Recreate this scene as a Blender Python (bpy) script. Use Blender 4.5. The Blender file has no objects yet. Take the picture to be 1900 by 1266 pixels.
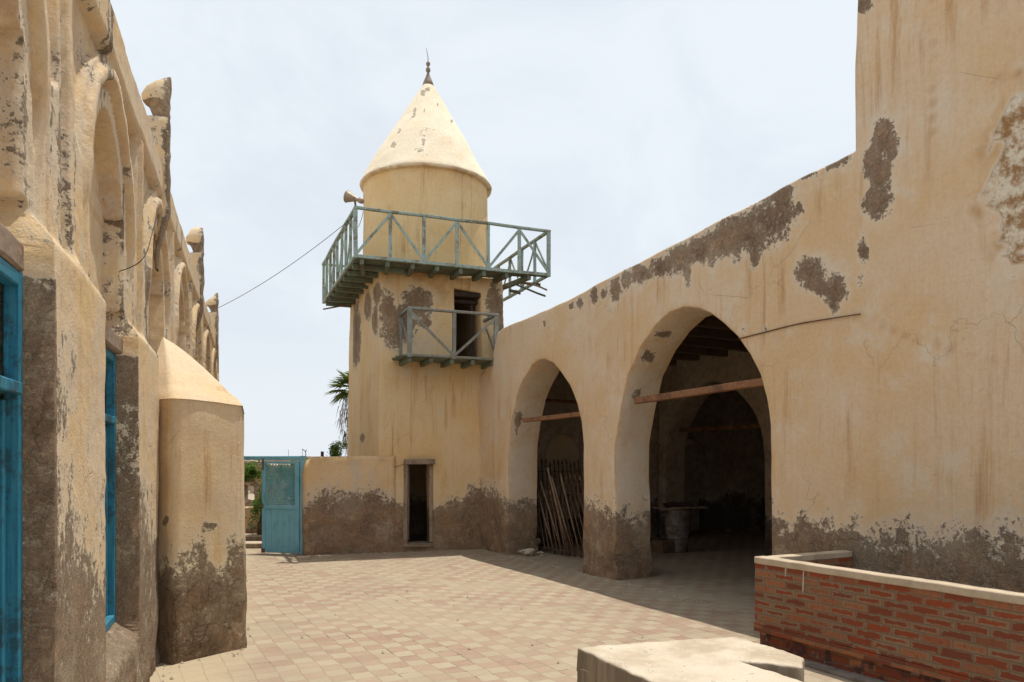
import bpy, bmesh, math, random
import numpy as np
from mathutils import Vector, Matrix, noise
from mathutils.geometry import delaunay_2d_cdt

random.seed(7)
F = 1400.0; H = 1.7; HY = 860.0; CX = 950.0          # focal length / horizon measured on a 1900 px wide frame
COL = bpy.context.scene.collection
V = Vector
def vec(*a): return Vector(a)
def nz(x, y, z, s=1.0, o=3): return noise.fractal(Vector((x*s, y*s, z*s)), 1.0, 2.0, o)
def sm(a, b, x):
    t = max(0., min(1., (x-a)/(b-a))) if b != a else float(x > a)
    return t*t*(3-2*t)
def ground(px, py):
    d = F*H/(py-HY); return ((px-CX)/F*d, d)
def project(p):
    return (CX + F*p[0]/p[1], HY - F*(p[2]-H)/p[1])

# ------------------------------------------------------------------ objects
def link(o, parent=None):
    COL.objects.link(o)
    if parent is not None: o.parent = parent
    return o
def tag(o, label=None, cat=None, group=None, kind=None):
    if label: o['label'] = label
    if cat: o['category'] = cat
    if group: o['group'] = group
    if kind: o['kind'] = kind
    return o
def empty(name, loc, label=None, cat=None, group=None):
    o = bpy.data.objects.new(name, None); o.location = loc; o.empty_display_size = .2
    link(o); return tag(o, label, cat, group)
def wloc(parent):
    l = Vector((0, 0, 0))
    while parent is not None:
        l += parent.location; parent = parent.parent
    return l
class MB:
    """collects geometry given in world coordinates and links it as one mesh object"""
    def __init__(s): s.v = []; s.f = []; s.sm = []; s.att = {}; s.uv = None
    def add(s, vs, fs, smooth=False):
        b = len(s.v); s.v += [Vector(v) for v in vs]
        s.f += [[i+b for i in f] for f in fs]; s.sm += [smooth]*len(fs); return b
    def box(s, c, size, rz=0, M=None, jit=0):
        x, y, z = [k/2 for k in size]
        vs = [Vector((i*x, j*y, k*z)) for k in (-1, 1) for j in (-1, 1) for i in (-1, 1)]
        if jit: vs = [v+Vector([random.uniform(-jit, jit) for _ in range(3)]) for v in vs]
        R = M if M is not None else Matrix.Rotation(rz, 3, 'Z')
        vs = [R @ v + Vector(c) for v in vs]
        s.add(vs, [(0, 2, 3, 1), (4, 5, 7, 6), (0, 1, 5, 4), (2, 6, 7, 3), (0, 4, 6, 2), (1, 3, 7, 5)])
    def beam(s, p0, p1, w, h, up=(0, 0, 1), seg=1, wob=0, taper=1.0):
        p0 = Vector(p0); p1 = Vector(p1); d = p1-p0; L = d.length; d.normalize()
        up = Vector(up)
        if abs(d.dot(up)) > .98: up = Vector((0, 1, 0)) if abs(d.y) < .9 else Vector((1, 0, 0))
        a = d.cross(up).normalized(); b = a.cross(d).normalized()
        rings = []
        for i in range(seg+1):
            t = i/seg; c = p0.lerp(p1, t); k = 1+(taper-1)*t
            o = V((0, 0, 0)) if not wob else a*random.uniform(-wob, wob)+b*random.uniform(-wob, wob)
            ww, hh = w*k/2, h*k/2
            ch = min(ww, hh)*.22
            pr = [(-ww+ch, -hh), (ww-ch, -hh), (ww, -hh+ch), (ww, hh-ch), (ww-ch, hh), (-ww+ch, hh), (-ww, hh-ch), (-ww, -hh+ch)]
            rings.append([c+o+a*x+b*y for x, y in pr])
        vs = [v for r in rings for v in r]; n = 8; fs = []
        for i in range(seg):
            for j in range(n):
                k = (j+1) % n
                fs.append((i*n+j, i*n+k, (i+1)*n+k, (i+1)*n+j))
        fs.append(tuple(range(n))[::-1]); fs.append(tuple(seg*n+j for j in range(n)))
        s.add(vs, fs)
    def tube(s, pts, r, n=6, cap=True):
        pts = [Vector(p) for p in pts]; rs = r if isinstance(r, (list, tuple)) else [r]*len(pts)
        vs = []; fs = []; ref = Vector((0, 0, 1)); last = None
        for i, p in enumerate(pts):
            d = (pts[min(i+1, len(pts)-1)]-pts[max(i-1, 0)])
            d = d.normalized() if d.length > 1e-9 else Vector((0, 0, 1))
            if last is None:
                a = d.cross(ref if abs(d.z) < .95 else Vector((1, 0, 0))).normalized()
            else:
                a = (last - d*last.dot(d)).normalized()
            last = a; b = d.cross(a)
            for j in range(n):
                t = 2*math.pi*j/n; vs.append(p+(a*math.cos(t)+b*math.sin(t))*rs[i])
        for i in range(len(pts)-1):
            for j in range(n):
                k = (j+1) % n; fs.append((i*n+j, i*n+k, (i+1)*n+k, (i+1)*n+j))
        if cap:
            fs.append(tuple(range(n))[::-1]); fs.append(tuple((len(pts)-1)*n+j for j in range(n)))
        s.add(vs, fs, True)
    def lathe(s, prof, c=(0, 0, 0), n=32, M=None, cap=False):
        vs = []; fs = []
        for r, z in prof:
            for j in range(n):
                t = 2*math.pi*j/n; p = Vector((r*math.cos(t), r*math.sin(t), z))
                if M is not None: p = M @ p
                vs.append(p+Vector(c))
        for i in range(len(prof)-1):
            for j in range(n):
                k = (j+1) % n; fs.append((i*n+j, i*n+k, (i+1)*n+k, (i+1)*n+j))
        if cap:
            fs.append(tuple(range(n))[::-1]); fs.append(tuple((len(prof)-1)*n+j for j in range(n)))
        s.add(vs, fs, True)
    def grid(s, P, nx, ny, flip=False, smooth=True, closed=False):
        b = [P(i, j) for j in range(ny) for i in range(nx)]
        fs = []
        for j in range(ny-1):
            for i in range(nx if closed else nx-1):
                k = (i+1) % nx
                q = (j*nx+i, j*nx+k, (j+1)*nx+k, (j+1)*nx+i)
                fs.append(q[::-1] if flip else q)
        return s.add(b, fs, smooth)
    def build(s, name, mat, parent=None, label=None, cat=None, group=None, kind=None, origin=None, fix=False):
        me = bpy.data.meshes.new(name)
        base = wloc(parent)
        off = Vector(origin) if origin is not None else base
        if parent is None and origin is None:
            if s.v:
                n = len(s.v); off = Vector((sum(v.x for v in s.v)/n, sum(v.y for v in s.v)/n, min(v.z for v in s.v)))
        me.from_pydata([v-off for v in s.v], [], s.f)
        me.polygons.foreach_set('use_smooth', s.sm)
        for k, vals in s.att.items():
            a = me.attributes.new(k, 'FLOAT', 'POINT'); a.data.foreach_set('value', np.array(vals, dtype=np.float32))
        if s.uv:
            ul = me.uv_layers.new(name='UVMap')
            li = np.zeros(len(me.loops), dtype=np.int32); me.loops.foreach_get('vertex_index', li)
            arr = np.array(s.uv, dtype=np.float32)[li]; ul.data.foreach_set('uv', arr.ravel())
        me.materials.append(mat)
        if fix:
            bm = bmesh.new(); bm.from_mesh(me); bmesh.ops.recalc_face_normals(bm, faces=bm.faces); bm.to_mesh(me); bm.free()
        me.update()
        o = bpy.data.objects.new(name, me); o.location = off-base
        link(o, parent); return tag(o, label, cat, group, kind)

# ------------------------------------------------------------------ materials
class NT:
    def __init__(s, name):
        s.m = bpy.data.materials.new(name); s.m.use_nodes = True
        s.t = s.m.node_tree; s.t.nodes.clear()
        s.out = s.n('ShaderNodeOutputMaterial'); s.b = s.n('ShaderNodeBsdfPrincipled')
        s.l(s.b.outputs[0], s.out.inputs[0])
        s.b.inputs['Roughness'].default_value = .9; s.b.inputs['Specular IOR Level'].default_value = .25
        s.tc = s.n('ShaderNodeTexCoord'); s.P = s.tc.outputs['Object']
    def n(s, k): return s.t.nodes.new(k)
    def l(s, a, b): s.t.links.new(a, b)
    def put(s, inp, v):
        if hasattr(v, 'links') or isinstance(v, bpy.types.NodeSocket): s.l(v, inp)
        elif isinstance(v, (tuple, list)) and len(v) == 3 and inp.type == 'RGBA': inp.default_value = (*v, 1)
        else: inp.default_value = v
    def math(s, op, a, b=0., c=None, clamp=False):
        n = s.n('ShaderNodeMath'); n.operation = op; n.use_clamp = clamp
        s.put(n.inputs[0], a); s.put(n.inputs[1], b)
        if c is not None: s.put(n.inputs[2], c)
        return n.outputs[0]
    def vmath(s, op, a, b=(0, 0, 0)):
        n = s.n('ShaderNodeVectorMath'); n.operation = op; s.put(n.inputs[0], a); s.put(n.inputs[1], b)
        return n.outputs['Value'] if op in ('DOT_PRODUCT', 'LENGTH') else n.outputs[0]
    def noise(s, scale, detail=5, rough=.6, vec=None, sc=None, dist=0, off=0.):
        n = s.n('ShaderNodeTexNoise'); n.inputs['Scale'].default_value = scale
        n.inputs['Detail'].default_value = detail; n.inputs['Roughness'].default_value = rough
        n.inputs['Distortion'].default_value = dist
        v = vec if vec is not None else s.P
        if sc or off:
            m = s.n('ShaderNodeMapping'); m.inputs['Scale'].default_value = sc or (1, 1, 1)
            m.inputs['Location'].default_value = (off, off*.7, off*.3); s.l(v, m.inputs[0]); v = m.outputs[0]
        s.l(v, n.inputs['Vector']); return n.outputs[0]
    def vor(s, scale, feat='F1', vec=None, sc=None, out=0):
        n = s.n('ShaderNodeTexVoronoi'); n.feature = feat; n.inputs['Scale'].default_value = scale
        v = vec if vec is not None else s.P
        if sc:
            m = s.n('ShaderNodeMapping'); m.inputs['Scale'].default_value = sc; s.l(v, m.inputs[0]); v = m.outputs[0]
        s.l(v, n.inputs['Vector']); return n.outputs[out]
    def step(s, x, a, b, lo=0., hi=1.):
        n = s.n('ShaderNodeMapRange'); n.interpolation_type = 'SMOOTHSTEP'
        s.put(n.inputs[0], x); n.inputs[1].default_value = a; n.inputs[2].default_value = b
        n.inputs[3].default_value = lo; n.inputs[4].default_value = hi; return n.outputs[0]
    def mix(s, f, a, b, mode='MIX'):
        n = s.n('ShaderNodeMix'); n.data_type = 'RGBA'; n.blend_type = mode
        s.put(n.inputs[0], f); s.put(n.inputs[6], a); s.put(n.inputs[7], b); return n.outputs[2]
    def attr(s, name):
        n = s.n('ShaderNodeAttribute'); n.attribute_name = name; return n.outputs['Fac']
    def col(s, c): s.put(s.b.inputs['Base Color'], c)
    def bump(s, h, dist=.01, strength=.6, prev=None):
        n = s.n('ShaderNodeBump'); n.inputs['Distance'].default_value = dist; n.inputs['Strength'].default_value = strength
        s.l(h, n.inputs['Height'])
        if prev is not None: s.l(prev, n.inputs['Normal'])
        s.l(n.outputs[0], s.b.inputs['Normal']); return n.outputs[0]

def plaster(name, main, warm, pale, brown, streak=.5, streakc=(.42, .22, .08), warmth=.5, palea=.4, grain=.6, speck=.25, dirt=0., cracks=.3):
    t = NT(name); M = t.math
    def cen(x, k): return M('MULTIPLY', M('SUBTRACT', x, .5), k)
    n1 = t.noise(.9, 5, .62); n2 = t.noise(7, 7, .72); n3 = t.noise(2.3, 6, .68, off=5.3)
    n4 = t.noise(85, 3, .7); n5 = t.noise(24, 5, .75, off=2.1)
    st1 = t.noise(9, 5, .7, sc=(1, 1, .055)); st2 = t.noise(1.1, 3, .5, off=9.); st3 = t.noise(42, 3, .6, sc=(1, 1, .05))
    c = t.mix(t.step(n1, .5-.22*warmth-.03, .66), main, warm)
    c = t.mix(M('MULTIPLY', t.step(n3, .50, .70), palea), c, pale)
    c = t.mix(M('MULTIPLY', t.step(st3, .35, .7), .22), c, tuple(.8*a+.2*b for a, b in zip(warm, streakc)))
    fs = M('MULTIPLY', M('MULTIPLY', t.step(st1, .50, .70), t.step(st2, .40, .6)), streak)
    c = t.mix(fs, c, streakc)
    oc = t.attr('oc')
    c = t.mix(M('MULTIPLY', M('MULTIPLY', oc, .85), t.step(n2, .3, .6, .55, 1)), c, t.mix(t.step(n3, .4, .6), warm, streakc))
    c = t.mix(M('MULTIPLY', t.step(n5, .40, .75), .22), c, tuple(.45*a for a in warm))
    v = M('MINIMUM', t.attr('st'), 1.); pv = t.attr('pl')
    sp = M('MULTIPLY', t.step(M('ADD', n2, M('MULTIPLY', n5, .5)), .93, .97), speck)
    c = t.mix(sp, c, (.26, .20, .15))
    halo = t.step(M('ADD', M('ADD', v, cen(n3, 1.3)), M('ADD', cen(n5, .9), cen(n2, .8))), .10, .55)
    ruin_ = t.step(M('ADD', pv, cen(n2, .5)), .74, .9)
    halo = M('MAXIMUM', halo, t.step(M('ADD', pv, M('ADD', cen(n2, 1.5), cen(n3, .9))), .30, .80))
    c = t.mix(M('MULTIPLY', halo, .72), c, pale)
    rc = t.mix(t.step(n2, .40, .58), tuple(a*.8 for a in streakc), tuple(min(.8, a*1.22) for a in pale)); rc = t.mix(t.step(n5, .55, .68), rc, warm)
    c = t.mix(M('MULTIPLY', ruin_, .9), c, rc)
    vv = M('ADD', M('ADD', v, cen(n3, .95)), M('ADD', cen(n2, 1.15), M('ADD', cen(n5, 1.1), cen(n4, .45))))
    m = M('MULTIPLY', t.step(vv, .47, .62), t.step(M('ADD', M('ADD', vv, cen(n4, .9)), cen(n5, .9)), .45, 1.0, .62, 1.))
    bl = tuple(k*1.9 for k in brown)
    b2 = t.mix(t.step(M('ADD', n3, cen(n2, .8)), .34, .66), brown, bl)
    b2 = t.mix(M('MULTIPLY', t.step(M('ADD', t.noise(1.7, 5, .65, off=11.), cen(n5, .7)), .50, .66), .75), b2, tuple(a*b_ for a, b_ in zip(pale, (.82, .74, .64))))
    b2 = t.mix(M('MULTIPLY', t.step(M('ADD', n2, cen(n5, .5)), .56, .74), .75), b2, tuple(a*b_ for a, b_ in zip(pale, (.70, .62, .52))))
    b2 = t.mix(M('MULTIPLY', t.step(st3, .60, .72), .35), b2, tuple(.7*k for k in pale))
    b2 = t.mix(M('MULTIPLY', t.step(n5, .56, .74), .6), b2, tuple(k*.5 for k in brown))
    b2 = t.mix(M('MULTIPLY', t.step(M('ADD', n1, cen(n2, .6)), .42, .62), .5), b2, tuple(k*.62 for k in brown))
    c = t.mix(M('MULTIPLY', m, .92), c, b2)
    dv = t.n('ShaderNodeVectorMath'); dv.operation = 'MULTIPLY_ADD'
    t.l(t.noise(3.1, 4, .6, off=1.7), dv.inputs[0]); dv.inputs[1].default_value = (.5, .5, .5); t.l(t.P, dv.inputs[2])
    cr = t.vor(.75, 'DISTANCE_TO_EDGE', vec=dv.outputs[0])
    crm = M('MULTIPLY', t.step(cr, .0, .006, 1, 0), t.step(t.noise(1.3, 2, .5, off=7.), .52, .6))
    c = t.mix(M('MULTIPLY', crm, cracks), c, tuple(.4*k for k in warm))
    ck = t.vor(3.4, 'DISTANCE_TO_EDGE', vec=dv.outputs[0])
    ckm = M('MULTIPLY', M('MULTIPLY', t.step(M('ADD', ck, cen(n5, .10)), .0, .022, 1, 0), m), t.step(n1, .44, .58))
    c = t.mix(M('MULTIPLY', ckm, .5), c, tuple(.32*k for k in brown))
    if dirt: c = t.mix(M('MULTIPLY', t.step(n2, .4, .7), dirt), c, (.16, .12, .09))
    t.col(c); t.b.inputs['Roughness'].default_value = .95
    h = M('ADD', M('MULTIPLY', n4, .32*grain), M('MULTIPLY', n5, .5*grain))
    h = M('ADD', h, M('MULTIPLY', n2, .8))
    h = M('SUBTRACT', h, M('MULTIPLY', m, M('SUBTRACT', 1.6, n5)))
    h = M('ADD', h, M('MULTIPLY', M('MULTIPLY', m, M('ADD', n3, M('MULTIPLY', t.step(n2, .42, .52), .35))), 3.4))
    h = M('SUBTRACT', h, M('ADD', M('MULTIPLY', crm, .4), M('MULTIPLY', ckm, 1.1)))
    h = M('ADD', h, M('MULTIPLY', t.step(pv, .68, 1.0), M('ADD', M('MULTIPLY', n2, 2.2), M('MULTIPLY', n5, 1.6))))
    h = M('ADD', h, M('MULTIPLY', m, M('MULTIPLY', n5, 1.2)))
    t.bump(h, .0115, .85)
    return t.m

def wood(name, c1, c2, c3, grain=(1, 1, 14), amt=.5, rough=.8, along='z'):
    t = NT(name); M = t.math
    sc = {'z': (14, 14, .8), 'x': (.8, 14, 14), 'a': (9, 9, 9)}[along]
    g = t.noise(3, 6, .7, sc=sc); p = t.noise(4, 7, .7); q = t.noise(30, 4, .7)
    c = t.mix(t.step(g, .35, .65), c1, c2)
    c = t.mix(M('MULTIPLY', t.step(M('ADD', M('MULTIPLY', p, .7), M('MULTIPLY', q, .3)), .5, .58), amt), c, c3)
    t.col(c); t.b.inputs['Roughness'].default_value = rough
    t.bump(M('ADD', g, M('MULTIPLY', q, .4)), .006, .5)
    return t.m
def plain(name, c, rough=.8, var=.35, scale=8, metal=0, c2=None, bumpd=.004):
    t = NT(name); n = t.noise(scale, 7, .7); n2 = t.noise(scale*6, 4, .7, off=3.)
    k = c2 or tuple(x*(1-var) for x in c)
    cc = t.mix(t.step(n, .4, .65), c, k)
    cc = t.mix(t.math('MULTIPLY', t.step(n2, .5, .8), .35), cc, tuple(x*.5 for x in c))
    t.col(cc); t.b.inputs['Roughness'].default_value = rough; t.b.inputs['Metallic'].default_value = metal
    t.bump(t.math('ADD', n, t.math('MULTIPLY', n2, .5)), bumpd, .6)
    return t.m

BROWN = (.205, .124, .071)
m_arc = plaster('arcade_plaster', (.68, .53, .37), (.66, .47, .27), (.68, .59, .47), BROWN, streak=.65, warmth=.35, palea=.75, cracks=.2)
m_tow = plaster('tower_plaster', (.71, .545, .33), (.68, .47, .23), (.64, .54, .40), BROWN, streak=.8, warmth=.55, palea=.3, cracks=.2)
m_drum = plaster('drum_plaster', (.72, .56, .33), (.69, .49, .24), (.69, .57, .39), BROWN, streak=.8, warmth=.4, palea=.3, speck=.1, cracks=.2)
m_cone = plaster('cone_plaster', (.80, .71, .55), (.74, .62, .44), (.82, .75, .61), (.38, .30, .22), streak=.15, warmth=.1, palea=.6, speck=.9, cracks=.6)
m_left = plaster('hall_plaster', (.66, .54, .39), (.68, .49, .26), (.62, .545, .43), (.200, .126, .076), streak=.45, warmth=.3, palea=.6, grain=1.5, speck=.5, cracks=.3)
m_butt = plaster('buttress_plaster', (.67, .54, .38), (.66, .49, .28), (.68, .58, .42), (.190, .114, .064), streak=.8, warmth=.35, palea=.4, grain=1.7, speck=.4, cracks=.2)
m_low = plaster('yard_wall_plaster', (.69, .52, .33), (.66, .46, .24), (.54, .48, .41), BROWN, streak=.9, warmth=.5, palea=.35)
m_int = plaster('interior_plaster', (.62, .53, .42), (.48, .38, .27), (.64, .58, .49), (.08, .06, .045), streak=.3, warmth=.6, palea=.3, dirt=.5)
m_green = wood('green_paint_wood', (.26, .35, .31), (.36, .44, .40), (.17, .14, .10), amt=.85)
m_deck = wood('green_deck_wood', (.12, .155, .12), (.18, .205, .145), (.12, .09, .06), amt=.8, along='a')
m_greyw = wood('grey_weathered_wood', (.25, .25, .21), (.17, .155, .13), (.26, .35, .35), amt=.5)
m_blue = wood('sky_blue_paint', (.17, .43, .565), (.21, .48, .61), (.11, .24, .30), amt=.35, rough=.6)
m_blue2 = wood('deep_blue_paint', (.018, .165, .27), (.05, .24, .34), (.035, .075, .095), amt=.75, rough=.55)
m_oldw = wood('old_brown_wood', (.24, .17, .12), (.33, .26, .20), (.10, .07, .05), amt=.5, along='a')
m_redw = wood('red_brown_beam', (.30, .15, .075), (.19, .09, .045), (.07, .04, .025), amt=.6, along='a')
m_dark = plain('dark_wood', (.06, .04, .03), .9)
m_rust = plain('rusty_iron', (.20, .125, .085), .75, metal=.3, scale=14)
m_metal = plain('horn_metal', (.33, .28, .22), .5, metal=.3, scale=18, c2=(.30, .20, .12))
m_finial = plain('grey_finial', (.30, .27, .23), .8, scale=20, c2=(.20, .14, .10))
m_conc = None
m_pole = plain('pole_rust', (.30, .20, .13), .8, scale=16, c2=(.14, .09, .06))
m_conc2 = plain('worn_stone', (.30, .23, .16), .95, scale=9, c2=(.20, .15, .10), bumpd=.01)

# ------------------------------------------------------------------ walls
def offset_loop(L, d):
    """moves a closed polyline sideways by d (positive: to the left of its direction)"""
    n = len(L); R = []
    for i in range(n):
        a = L[i-1]; b = L[i]; c = L[(i+1) % n]
        d1 = (b-a).normalized(); d2 = (c-b).normalized()
        n1 = Vector((-d1.y, d1.x)); n2 = Vector((-d2.y, d2.x))
        m = n1+n2
        m = m.normalized() if m.length > 1e-6 else n1
        k = max(.45, m.dot(n1)); R.append(b+m*(d/k))
    return R
def dens(L, sp):
    R = []
    n = len(L)
    for i in range(n):
        a = Vector(L[i]); b = Vector(L[(i+1) % n]); k = max(1, int(round((b-a).length/sp)))
        R += [a.lerp(b, j/k) for j in range(k)]
    return R
def area(L): return sum(L[i-1].x*L[i].y-L[i].x*L[i-1].y for i in range(len(L)))/2
def inside(p, L):
    c = False; n = len(L); x, y = p
    for i in range(n):
        a = L[i-1]; b = L[i]
        if (a.y > y) != (b.y > y) and x < (b.x-a.x)*(y-a.y)/(b.y-a.y)+a.x: c = not c
    return c
def slab(mb, outer, holes, thick, fmap, sp=.07, rnd=.035, att=None, disp=.012, fr=1.3, back=True, wob=.0):
    """thick wall: outline and holes in (s, z); fmap(s, z, depth) gives the point. Rounded edges, real reveals."""
    loops = []
    for k, L in enumerate([outer]+list(holes)):
        L = [Vector(p) for p in L]
        if (area(L) > 0) != (k == 0): L = L[::-1]
        L = dens(L, sp)
        if wob: L = [p+Vector((nz(p.x, p.y, 3+k, 1.1), nz(p.x, p.y, 9+k, 1.1)))*wob for p in L]
        loops.append(L)
    rings = [(rnd*1.0, 0.), (rnd*.32, rnd*.28), (0., rnd)]
    nd = max(1, int(thick/.12))
    deps = [rnd+(thick-rnd)*(i+1)/nd for i in range(nd)]
    flat = [offset_loop(L, rings[0][0]) for L in loops]
    pts = []; edges = []
    for L in flat:
        b = len(pts); pts += L; edges += [(b+i, b+(i+1) % len(L)) for i in range(len(L))]
    nb = len(pts)
    x0 = min(p.x for p in flat[0]); x1 = max(p.x for p in flat[0]); y0 = min(p.y for p in flat[0]); y1 = max(p.y for p in flat[0])
    cell = {}
    for p in pts: cell.setdefault((int(p.x/sp), int(p.y/sp)), []).append(p)
    j = 0
    y = y0+sp*.5
    while y < y1:
        x = x0+sp*.5+(j % 2)*sp*.5
        # scanline parity
        xs = []
        for L in flat:
            for i in range(len(L)):
                a = L[i-1]; b = L[i]
                if (a.y > y) != (b.y > y): xs.append((b.x-a.x)*(y-a.y)/(b.y-a.y)+a.x)
        xs.sort()
        while x < x1:
            c = sum(1 for q in xs if q < x)
            if c % 2:
                p = Vector((x, y)); ok = True; ci, cj = int(x/sp), int(y/sp)
                for ii in (-1, 0, 1):
                    for jj in (-1, 0, 1):
                        for q in cell.get((ci+ii, cj+jj), ()):
                            if (q-p).length < sp*.55: ok = False
                if ok: pts.append(p)
            x += sp
        y += sp*.87; j += 1
    r = delaunay_2d_cdt(pts, edges, [], 0, 1e-6)
    V2, Fc, orig = r[0], r[2], r[3]
    tri = []
    for f in Fc:
        c = (V2[f[0]]+V2[f[1]]+V2[f[2]])/3
        n = sum(1 for L in flat if inside(c, L))
        if inside(c, flat[0]) and n == 1: tri.append(f)
    inv = {}
    for i, o in enumerate(orig):
        for k in o: inv[k] = i
    flip = None
    def P(s, z, d):
        p = fmap(s, z, d); k = disp
        n = noise.noise_vector(p*fr)*k + noise.noise_vector(p*fr*3.3)*k*.45
        return p+n
    info = [(p.x, p.y, 0.) for p in V2]
    V3 = [P(*q) for q in info]; fs = []
    a, b, c = fmap(x0, y0, 0), fmap(x0+.1, y0, 0), fmap(x0, y0+.1, 0)
    nrm = (b-a).cross(c-a); dn = fmap(x0, y0, .1)-a
    ccw = nrm.dot(dn) < 0       # ccw in (s,z) faces away from the depth direction
    for f in tri:
        f = list(f)
        ar = (V2[f[1]]-V2[f[0]]).cross(V2[f[2]]-V2[f[0]])
        if (ar > 0) != ccw: f = f[::-1]
        fs.append(f)
    base = 0
    for L in loops:
        n = len(L); prev = [inv[base+i] for i in range(n)]; base += n
        levels = [(rings[1][0], rings[1][1]), (0., rings[2][1])]+[(0., d) for d in deps]
        for off, d in levels:
            LL = offset_loop(L, off) if off else L
            cur = []
            for p in LL:
                cur.append(len(V3)); V3.append(P(p.x, p.y, d)); info.append((p.x, p.y, d))
            for i in range(n):
                k = (i+1) % n
                q = [prev[i], cur[i], cur[k], prev[k]]
                fs.append(q if ccw else q[::-1])
            prev = cur
    if back:
        off = len(V3)
        for p in V2: V3.append(P(p.x, p.y, thick)); info.append((p.x, p.y, thick))
        for f in tri:
            f = list(f); ar = (V2[f[1]]-V2[f[0]]).cross(V2[f[2]]-V2[f[0]])
            if (ar > 0) == ccw: f = f[::-1]
            fs.append([off+k for k in f])
    mb.add(V3, fs, True)
    if att:
        for i, (s, z, d) in enumerate(info):
            vals = att(s, z, d, V3[i])
            for k in ('st', 'pl', 'oc'): mb.att.setdefault(k, []).append(vals.get(k, 0.))
    else:
        for k in ('st', 'pl', 'oc'): mb.att.setdefault(k, []).extend([0.]*len(V3))
def arch(hw, spring, apex, n=14):
    """pointed arch half-width profile -> list of (x, z) from right springing over the apex to the left"""
    r = apex-spring; R = (r*r+hw*hw)/(2*hw)
    amax = math.asin(min(1, r/R)); R_ = []
    for i in range(n+1):
        a = amax*i/n; R_.append((hw-R+R*math.cos(a), spring+R*math.sin(a)))
    return R_+[(-x, z) for x, z in R_[:-1][::-1]]
def blob(px, py, cx, cy, rx, ry):
    r = math.hypot((px-cx)/rx, (py-cy)/ry); return 1.15-.65*r      # .5 on the outline

# ================================================================== ARCADE BUILDING (right)
KA = math.hypot(.5214, 1.)                      # metres per unit of depth along the arcade wall
NA = V((1., .5214, 0)).normalized()             # into the building
UA = V((-.5214, 1., 0)).normalized()            # along the wall, away from the camera
def arc_pt(s, z, d=0.):
    y = s/KA; return V((7.199-.5214*y, y, z)) + NA*d
def arc_sz(px, py):
    y = 7.199/((px-CX)/F+.5214); return (y*KA, H+(HY-py)*y/F)
def interp(tab, x):
    if x <= tab[0][0]: return tab[0][1]
    for (a, b), (c, d) in zip(tab, tab[1:]):
        if x <= c: return b+(d-b)*(x-a)/(c-a)
    return tab[-1][1]
top_px = [(1583, 281), (1550, 298), (1500, 322), (1450, 347), (1400, 375), (1350, 400), (1300, 427), (1250, 452), (1200, 478),
          (1150, 505), (1100, 530), (1050, 557), (1000, 580), (960, 598), (935, 608), (924, 617), (918, 640), (912, 670)]
big_px = [(1143, 938), (1141, 894), (1142, 823), (1152, 761), (1165, 695), (1188, 644), (1214, 606), (1241, 581), (1267, 571), (1294, 573),
          (1318, 582), (1342, 600), (1369, 628), (1391, 659), (1409, 695), (1422, 739), (1429, 788), (1431, 850), (1430, 938)]
small_px = [(942, 938), (943, 828), (949, 779), (957, 739), (971, 704), (986, 679), (999, 668), (1010, 666), (1026, 673),
            (1041, 693), (1057, 717), (1070, 750), (1077, 783), (1081, 828), (1081, 934)]
s_tall = arc_sz(1585, 300)[0]
outer = [(17.1, -.12), (3.2, -.12), (3.2, 6.75), (s_tall-.25, 6.7), (s_tall-.1, 6.62), (s_tall+.02, 6.62), (s_tall-.03, 6.2), (s_tall, 5.6)]
outer += [arc_sz(*p) for p in top_px] + [(17.1, arc_sz(908, 700)[1])]
bl = [arc_sz(*p) for p in big_px]; big_hole = [(bl[0][0], -.1)]+bl+[(bl[-1][0], -.1)]
sl = [arc_sz(*p) for p in small_px]; small_hole = [(sl[0][0], -.1)]+sl+[(sl[-1][0], -.1)]
# the arches open to the ground: join their outlines into the outer outline
def open_arch(pts): return [(pts[-1][0], -.12)]+pts[::-1]+[(pts[0][0], -.12)]
outer = [(17.1, -.12)] + open_arch(sl)[::-1] + open_arch(bl)[::-1] + outer[1:]
damp_tab = [(900, 905), (942, 925), (1030, 935), (1085, 932), (1143, 948), (1210, 950), (1430, 948), (1460, 968), (1500, 962), (1530, 975),
            (1570, 968), (1620, 995), (1670, 985), (1720, 1000), (1750, 985), (1790, 985), (1850, 1008), (1900, 1004), (2400, 1040)]
arc_blobs = [(1425, 412, 46, 40), (1385, 432, 46, 34), (1345, 447, 42, 30), (1300, 466, 36, 24), (1262, 482, 30, 20), (1225, 496, 28, 18), (1190, 508, 22, 18), (1160, 522, 10, 18), (1142, 536, 10, 20),
             (1102, 548, 8, 18), (1120, 545, 6, 10), (1076, 562, 6, 10), (1060, 568, 4, 7), (1452, 388, 16, 60), (1482, 386, 9, 9), (1500, 508, 26, 30), (1548, 538, 22, 24), (1549, 566, 9, 22), (1525, 535, 12, 12),
             (1641, 262, 20, 40), (1633, 325, 20, 40), (1629, 378, 26, 28), (1603, 468, 10, 24), (1597, 519, 6, 10), (1612, 300, 10, 26), (1400, 470, 8, 26), (1275, 500, 7, 26), (1495, 324, 24, 9), (1540, 304, 26, 8), (1568, 292, 14, 7),
             (960, 780, 6, 24), (1204, 660, 12, 14), (1230, 620, 16, 8), (1600, 10, 22, 14), (1184, 730, 10, 8), (1425, 560, 3, 5), (1383, 610, 4, 6), (1421, 605, 3, 9), (1010, 600, 4, 5)]
ruin = (1893, 330, 70, 150)
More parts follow.
